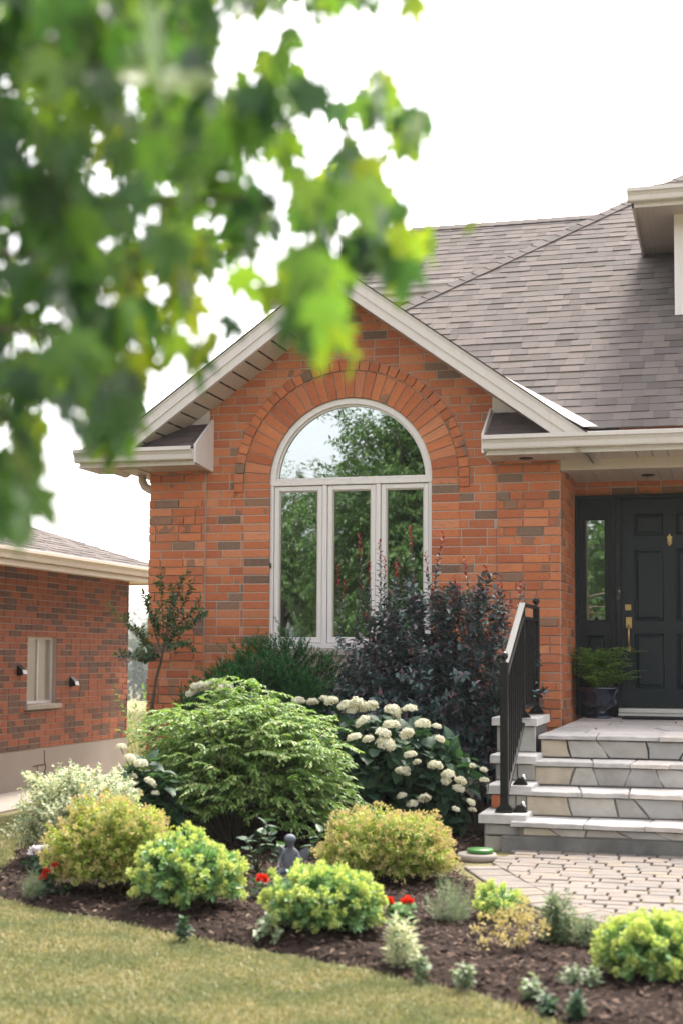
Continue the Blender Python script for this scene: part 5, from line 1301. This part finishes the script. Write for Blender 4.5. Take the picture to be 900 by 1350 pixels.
g.tube(pts, .008, 5); tag(g.build('garden_ornament', M['white']), 'curled white wire ornament standing in the gap between the houses', 'ornament')

# ================================================================== TREES
def tree(name, label, loc, h, cr, seed, leaf, size, nsh, K=16, Ls=.8, group=None, droop=.4, trunk=.18, tmpl=None, cz=None, zlo=-.7, lump=.3):
    o = thing(name, label, 'tree', loc, group); cz = cz or h*.56; ac = Acc()
    g_, tip, sdv, d = shoots((cr, cr, h-cz), nsh, seed, zlo=zlo, lump=lump, lf=2.4, up=.0, jit=.35, inner=.6, cz=cz)
    sdv[:, 2] -= droop*.6; sdv = nrm(sdv)
    P, A, N0, t_ = along(g_, tip, sdv, K, Ls, spread=.8, side_up=.6, droop=droop)
    ac.add(leaves(P, A, N0, g_.uniform(size*.7, size*1.3, len(P)), tmpl or T_simple(.45))); ac.build('crown', leaf, o)
    t_ = MB(); t_.tube([(0,0,-.3), (.05,0,h*.25), (-.05,.05,h*.5), (0,0,h*.85)], [trunk, trunk*.8, trunk*.55, trunk*.15], 10); r = random.Random(seed)
    for i in r.sample(range(len(tip)), 26):
        T_ = Vector(tip[i]); b_ = Vector((0,0,h*r.uniform(.22,.6))); m_ = b_.lerp(T_, .5)+Vector((0,0,.25)); t_.tube([b_, m_, T_], [trunk*.3, trunk*.18, .01], 5, caps=False)
    t_.build('trunk', M['bark'], o); return o
G = 'trees across the street mirrored in the glass'
tree('broadleaf_tree', 'big drooping green tree mirrored in the right side of the arched window', (-6.15, -15.6, 0), 7.0, 2.35, 401, L['far'], .12, 4200, group=G, cz=3.7)
tree('broadleaf_tree', 'full green tree mirrored low in the left casement of the window', (-10.4, -19.5, 0), 6.0, 2.6, 402, L['far'], .12, 1500, group=G, cz=3.0)
tree('broadleaf_tree', 'green tree mirrored in the narrow door sidelight', (-2.4, -24, 0), 7.2, 2.6, 403, L['far'], .14, 1200, group=G, cz=4.2)
for k, (x, y, h) in enumerate(((-15, -30, 6.4), (-9.5, -31, 6.0), (-5.2, -32, 6.6), (1.0, -31, 7), (5.5, -33, 6.8))):
    tree('broadleaf_tree', 'one of the distant trees standing across the street behind the camera', (x, y, 0), h, 3.0, 410+k, L['far'], .26, 380, K=12, group=G)
small_leaf_shrub('low_shrub', 'low green shrub mirrored at the base of the sidelight', 'shrub', (300,420,900,1000), -4, L['far'], T_simple(.5), 10, 4, .1, (.05,.08), 1) if False else None

# far trees beyond the gap between the houses
FT = [(-66, 150, 12.5, 5.5), (-58, 140, 10.5, 5.0), (-73, 158, 13.5, 6.0), (-52, 128, 9.6, 4.5), (-62, 165, 14.5, 6.0)]
FL = ['hazy round tree in the middle of the gap between the houses', 'hazy lower tree at the right of the gap beside the orange brick corner', 'tall hazy tree at the left of the gap beside the neighbour wall', 'nearest hazy low tree in the gap between the houses', 'farthest and palest tree above the others in the gap between the houses']
for k, (x, y, h, cr) in enumerate(FT):
    tree('distant_tree', FL[k], (x, y, -6.3), h, cr, 500+k, L['conifer'], .42, 700, K=12, Ls=1.3, cz=h*.5, zlo=-.9, group='far trees beyond the gap', trunk=.25)
hz = MB(); hz.box(-260, 260, -60, 300, -9.0, 22.0); ho = hz.build('haze', M['brick']); tag(ho, kind='stuff')
hm = bpy.data.materials.new('pale_air'); hm.use_nodes = True; hm.node_tree.nodes.clear(); ov = hm.node_tree.nodes.new('ShaderNodeOutputMaterial'); pv = hm.node_tree.nodes.new('ShaderNodeVolumePrincipled')
pv.inputs['Color'].default_value = (.93, .95, 1.0, 1); pv.inputs['Density'].default_value = .0005; pv.inputs['Anisotropy'].default_value = .3
hm.node_tree.links.new(pv.outputs[0], ov.inputs['Volume']); ho.data.materials.clear(); ho.data.materials.append(hm)

# foreground maple: trunk outside the frame on the left, branches reaching over the lens
mp = thing('maple_tree', 'blurred maple branches hanging close to the lens at upper left', 'tree', (-3.3, -10.6, 0))
B0 = Vector(mp.location); t_ = MB()
t_.tube([(0,0,-.2), (.02,0,1.2), (-.03,.02,2.6), (.05,0,4.5)], [.15,.12,.10,.04], 12)
Wd = lambda x, y, D: at_d(x, y, D)-B0
paths = [[(-380,260,2.9),(-60,120,2.6),(180,110,2.4),(400,170,2.3),(545,175,2.3)], [(-380,120,3.0),(0,-60,2.5),(250,-50,2.3),(450,-40,2.2),(560,-30,2.2)], [(-380,350,2.8),(-40,250,2.4),(150,270,2.2),(330,260,2.1),(480,280,2.1)],
         [(-380,430,2.7),(-60,330,2.3),(120,340,2.1),(300,330,2.0),(420,350,2.0)], [(-380,520,2.5),(-40,430,2.0),(60,440,1.9),(140,470,1.9)], [(-380,600,2.5),(-60,540,1.9),(20,560,1.9)]]
brs = MB()
for pth in paths:
    pts = [Vector((0,0,2.2))]+[Wd(*p) for p in pth]; brs.tube(pts, [.03, .014]+list(np.linspace(.006, .0015, len(pth)-1)), 6, caps=False)
t_.build('trunk', M['bark'], mp); brs.build('branch', M['bark'], mp)
SIL = [(-60,-60),(548,-60),(556,0),(500,14),(455,20),(400,22),(392,60),(398,110),(420,140),(470,158),(500,112),(528,125),(520,160),(572,172),(560,205),(520,215),(505,250),(515,290),(565,300),(575,340),(540,350),(540,390),(515,400),(490,345),(445,390),(440,440),(445,480),(408,478),(385,420),(340,370),(330,350),(312,365),(318,420),(300,470),(262,500),(240,480),(215,450),(190,470),(170,560),(165,625),(130,615),(110,560),(70,610),(55,690),(20,715),(-60,690)]
HOLES = [(311,60,34),(345,50,22),(300,100,18),(385,25,18),(372,32,14),(138,250,24),(195,303,14),(182,290,9),(285,400,26),(265,440,14),(215,390,14),(200,400,12),(180,470,12),(40,410,10),(52,545,14),(40,548,10),(18,600,10),(72,585,14),(58,660,10),(395,165,12),(408,195,22),(412,225,14),(430,205,14),(340,235,9),(362,228,9),(405,240,8),(310,355,14),(358,352,24),(330,360,14),(290,320,10),(19,205,8),(245,68,12),(96,145,8),(60,460,9),(105,540,14),(248,465,14),(20,30,5),(310,465,14),(345,350,16),(245,440,10),(470,300,12),(480,180,8)]
hr3 = random.Random(12)
HOLES += [(402,325,17),(458,305,13),(372,285,13),(440,345,13),(478,215,10),(350,200,9),(330,160,9),(448,180,10),(505,190,9),(265,300,10),(225,260,9),(150,330,10),(95,300,8),(70,210,8)]
HOLES += [(hr3.uniform(0, 520), hr3.uniform(0, 480), hr3.uniform(3, 8)) for _ in range(55)]
def ok_px(x, y, r):
    if not inside((x, y), SIL): return False
    return all((x-hx)**2+(y-hy)**2 > (hr2+r)**2 for hx, hy, hr2 in HOLES)
r = random.Random(77); cand = []; tries = 0
while len(cand) < 1150 and tries < 260000:
    tries += 1; x = r.uniform(-60, 580); y = r.uniform(-60, 720); D = r.choice((1.75, 2.1, 2.4, 2.7, 3.0, 3.4))*r.uniform(.93, 1.07)
    S = r.uniform(.044, .074); rp = S*.55*F/D
    # leaf hangs from its petiole: centre lies below the joint
    if ok_px(x, y, rp*.34) and inside((x+rp*.22, y), SIL) and inside((x, y+rp*.35), SIL): cand.append((x, y, D, S))
edgeP = [(330,385,2.3,.075),(352,402,2.4,.07),(308,335,2.2,.08),(252,425,2.3,.08),(205,440,2.2,.08),(232,385,2.4,.08),(162,520,2.1,.085),(172,575,2.2,.07),(92,555,2.0,.09),(122,500,2.1,.09),(402,430,2.2,.075),(415,395,2.3,.08),(378,372,2.4,.075),(520,300,2.3,.07),(500,275,2.4,.08),(280,380,2.3,.06),(300,440,2.4,.06),(222,470,2.2,.075),(190,500,2.2,.08),(150,460,2.1,.09),(180,360,2.4,.08),(215,330,2.3,.085),(245,345,2.2,.08),(160,400,2.3,.09),(60,600,2.0,.09),(110,590,2.2,.08),(340,190,2.5,.08),(365,140,2.4,.075),(330,140,2.3,.08),(350,105,2.5,.07),(255,60,2.2,.085),(270,110,2.4,.08),(375,75,2.4,.07),(475,240,2.2,.08),(540,200,2.3,.065),(130,300,2.4,.09),(150,210,2.5,.09),(80,380,2.2,.09),(40,300,2.3,.09),(462,485,2.4,.06),(425,462,1.9,.085),(430,430,2.0,.08),(620,300,2.9,.05),(565,330,2.3,.07),(520,345,2.1,.09),(528,385,2.2,.07),(500,125,2.4,.06),(545,175,2.4,.075),(560,178,2.5,.06),(535,10,2.2,.06),(548,22,2.3,.05),(440,15,2.2,.09),(28,690,1.8,.10),(40,640,1.9,.09),(150,600,2.0,.08),(145,560,2.1,.08),(245,480,2.1,.07),(262,470,2.0,.07),(200,90,1.5,.12),(230,120,1.5,.11)]
P = []; A = []; N0 = []; S_ = []; g_ = np.random.default_rng(9); tw = MB()
for (x, y, D, S) in cand+edgeP:
    c_ = at_d(x, y, D)-B0; ax = Vector((g_.normal()*.35, g_.normal()*.35, -1)).normalized()
    base = c_-ax*S*.55; P.append(tuple(base)); A.append(tuple(ax)); nn = Vector((g_.normal(), g_.normal()-.3, g_.normal()*.5+.25)); N0.append(tuple(nn)); S_.append(S*(.84 if len(P) > len(cand) else 1))
    tw.tube([base, base-ax*S*.5+Vector((g_.normal()*.015, g_.normal()*.015, .01))], .0014, 3, caps=False)
# leaves along the branches outside the picture on the trunk side
for pth in paths:
    a_, b_ = Vector((0,0,2.2)), Wd(*pth[0]); c2_ = Wd(*pth[1])
    for k in range(75):
        u_ = g_.random()*1.9+.1; q = a_.lerp(b_, u_) if u_ < 1 else b_.lerp(c2_, u_-1)
        q = q+Vector((g_.normal()*.10, g_.normal()*.10, -abs(g_.normal())*.16)); px_, py_ = to_px(q+B0)
        if px_ > -70 or (q+B0-CAM).dot(_f) < .4: continue
        ax = Vector((g_.normal()*.35, g_.normal()*.35, -1)).normalized(); P.append(tuple(q)); A.append(tuple(ax)); N0.append(tuple(g_.normal(size=3))); S_.append(g_.uniform(.05, .09))
# leaves higher up in the tree, outside the picture, that shade this branch
for k in range(160):
    q = Vector((-3.3+g_.normal()*.9, -10.6+g_.normal()*.9, 3.6+g_.random()*2.6))-B0; ax = Vector((g_.normal()*.4, g_.normal()*.4, -1)).normalized(); P.append(tuple(q)); A.append(tuple(ax)); N0.append(tuple(g_.normal(size=3))); S_.append(.11)
ym = np.zeros(len(P), bool); ym[len(cand):len(cand)+len(edgeP)] = np.random.default_rng(4).random(len(edgeP)) < .75; ym[:len(cand)] = (np.random.default_rng(5).random(len(cand)) < .09) & (np.array([q[2] for q in cand]) > 2.3)  # mask of leaves given the painted backlit yellow, mostly along the lower edges
P, A, N0, S_ = map(np.array, (P, A, N0, S_)); ac = Acc(); ac.add(leaves(P[~ym], A[~ym], N0[~ym], S_[~ym], T_maple())); ac.add(leaves(P[ym], A[ym], N0[ym], S_[ym], T_maple()), 2); ac.add((np.array(tw.v), [np.array(tw.f)]), 1); cro = ac.build('crown', [L['maple'], M['stem'], L['maple_lit']], mp)

# ================================================================== LIGHT, SKY, CAMERA
w = bpy.data.worlds.new('World'); bpy.context.scene.world = w; w.use_nodes = True; nt = w.node_tree; nt.nodes.clear()
EL, AZ = R_(54), R_(12)      # sun behind the house (azimuth from +Y towards +X)
sky = nt.nodes.new('ShaderNodeTexSky'); sky.sky_type = 'NISHITA'; sky.sun_disc = False; sky.sun_elevation = EL; sky.sun_rotation = AZ
sky.air_density = 1.0; sky.dust_density = 4.0; sky.ozone_density = 1.0
hs_ = nt.nodes.new('ShaderNodeHueSaturation'); hs_.inputs['Saturation'].default_value = .25; nt.links.new(sky.outputs[0], hs_.inputs['Color'])
mx = nt.nodes.new('ShaderNodeMix'); mx.data_type = 'RGBA'; mx.blend_type = 'MULTIPLY'; mx.inputs[0].default_value = 1; mx.inputs[7].default_value = (1.03, .99, .96, 1); nt.links.new(hs_.outputs[0], mx.inputs[6])
bg = nt.nodes.new('ShaderNodeBackground'); bg.inputs[1].default_value = .15; nt.links.new(mx.outputs[2], bg.inputs[0])
wo = nt.nodes.new('ShaderNodeOutputWorld'); nt.links.new(bg.outputs[0], wo.inputs[0])
sl_ = bpy.data.lights.new('sun', 'SUN'); sl_.energy = 1.7; sl_.angle = R_(9); sl_.color = (1.0, .93, .82); so = bpy.data.objects.new('sun', sl_); C.objects.link(so)
sdir = Vector((math.sin(AZ)*math.cos(EL), math.cos(AZ)*math.cos(EL), math.sin(EL))); so.rotation_euler = sdir.to_track_quat('Z', 'Y').to_euler()
cd = bpy.data.cameras.new('camera'); co = bpy.data.objects.new('camera', cd); C.objects.link(co); bpy.context.scene.camera = co
co.location = CAM; co.rotation_euler = Matrix((RT, UP, -_f)).transposed().to_euler()
cd.sensor_width = 36; cd.sensor_height = 36; cd.sensor_fit = 'AUTO'; cd.lens = F/1350*36; cd.shift_y = SHIFT/1350; cd.clip_end = 2000; cd.clip_start = .05
cd.dof.use_dof = True; cd.dof.focus_distance = 13.6; cd.dof.aperture_fstop = 2.3
sc = bpy.context.scene; sc.view_settings.view_transform = 'Standard'; sc.view_settings.look = 'None'; sc.view_settings.exposure = 2.0; sc.view_settings.gamma = 1
sc.render.engine = 'CYCLES'; sc.cycles.use_denoising = True; sc.cycles.max_bounces = 8; sc.cycles.transparent_max_bounces = 12; sc.cycles.caustics_reflective = False; sc.cycles.caustics_refractive = False
sc.cycles.use_adaptive_sampling = True; sc.cycles.adaptive_threshold = .015; sc.cycles.sample_clamp_indirect = 8
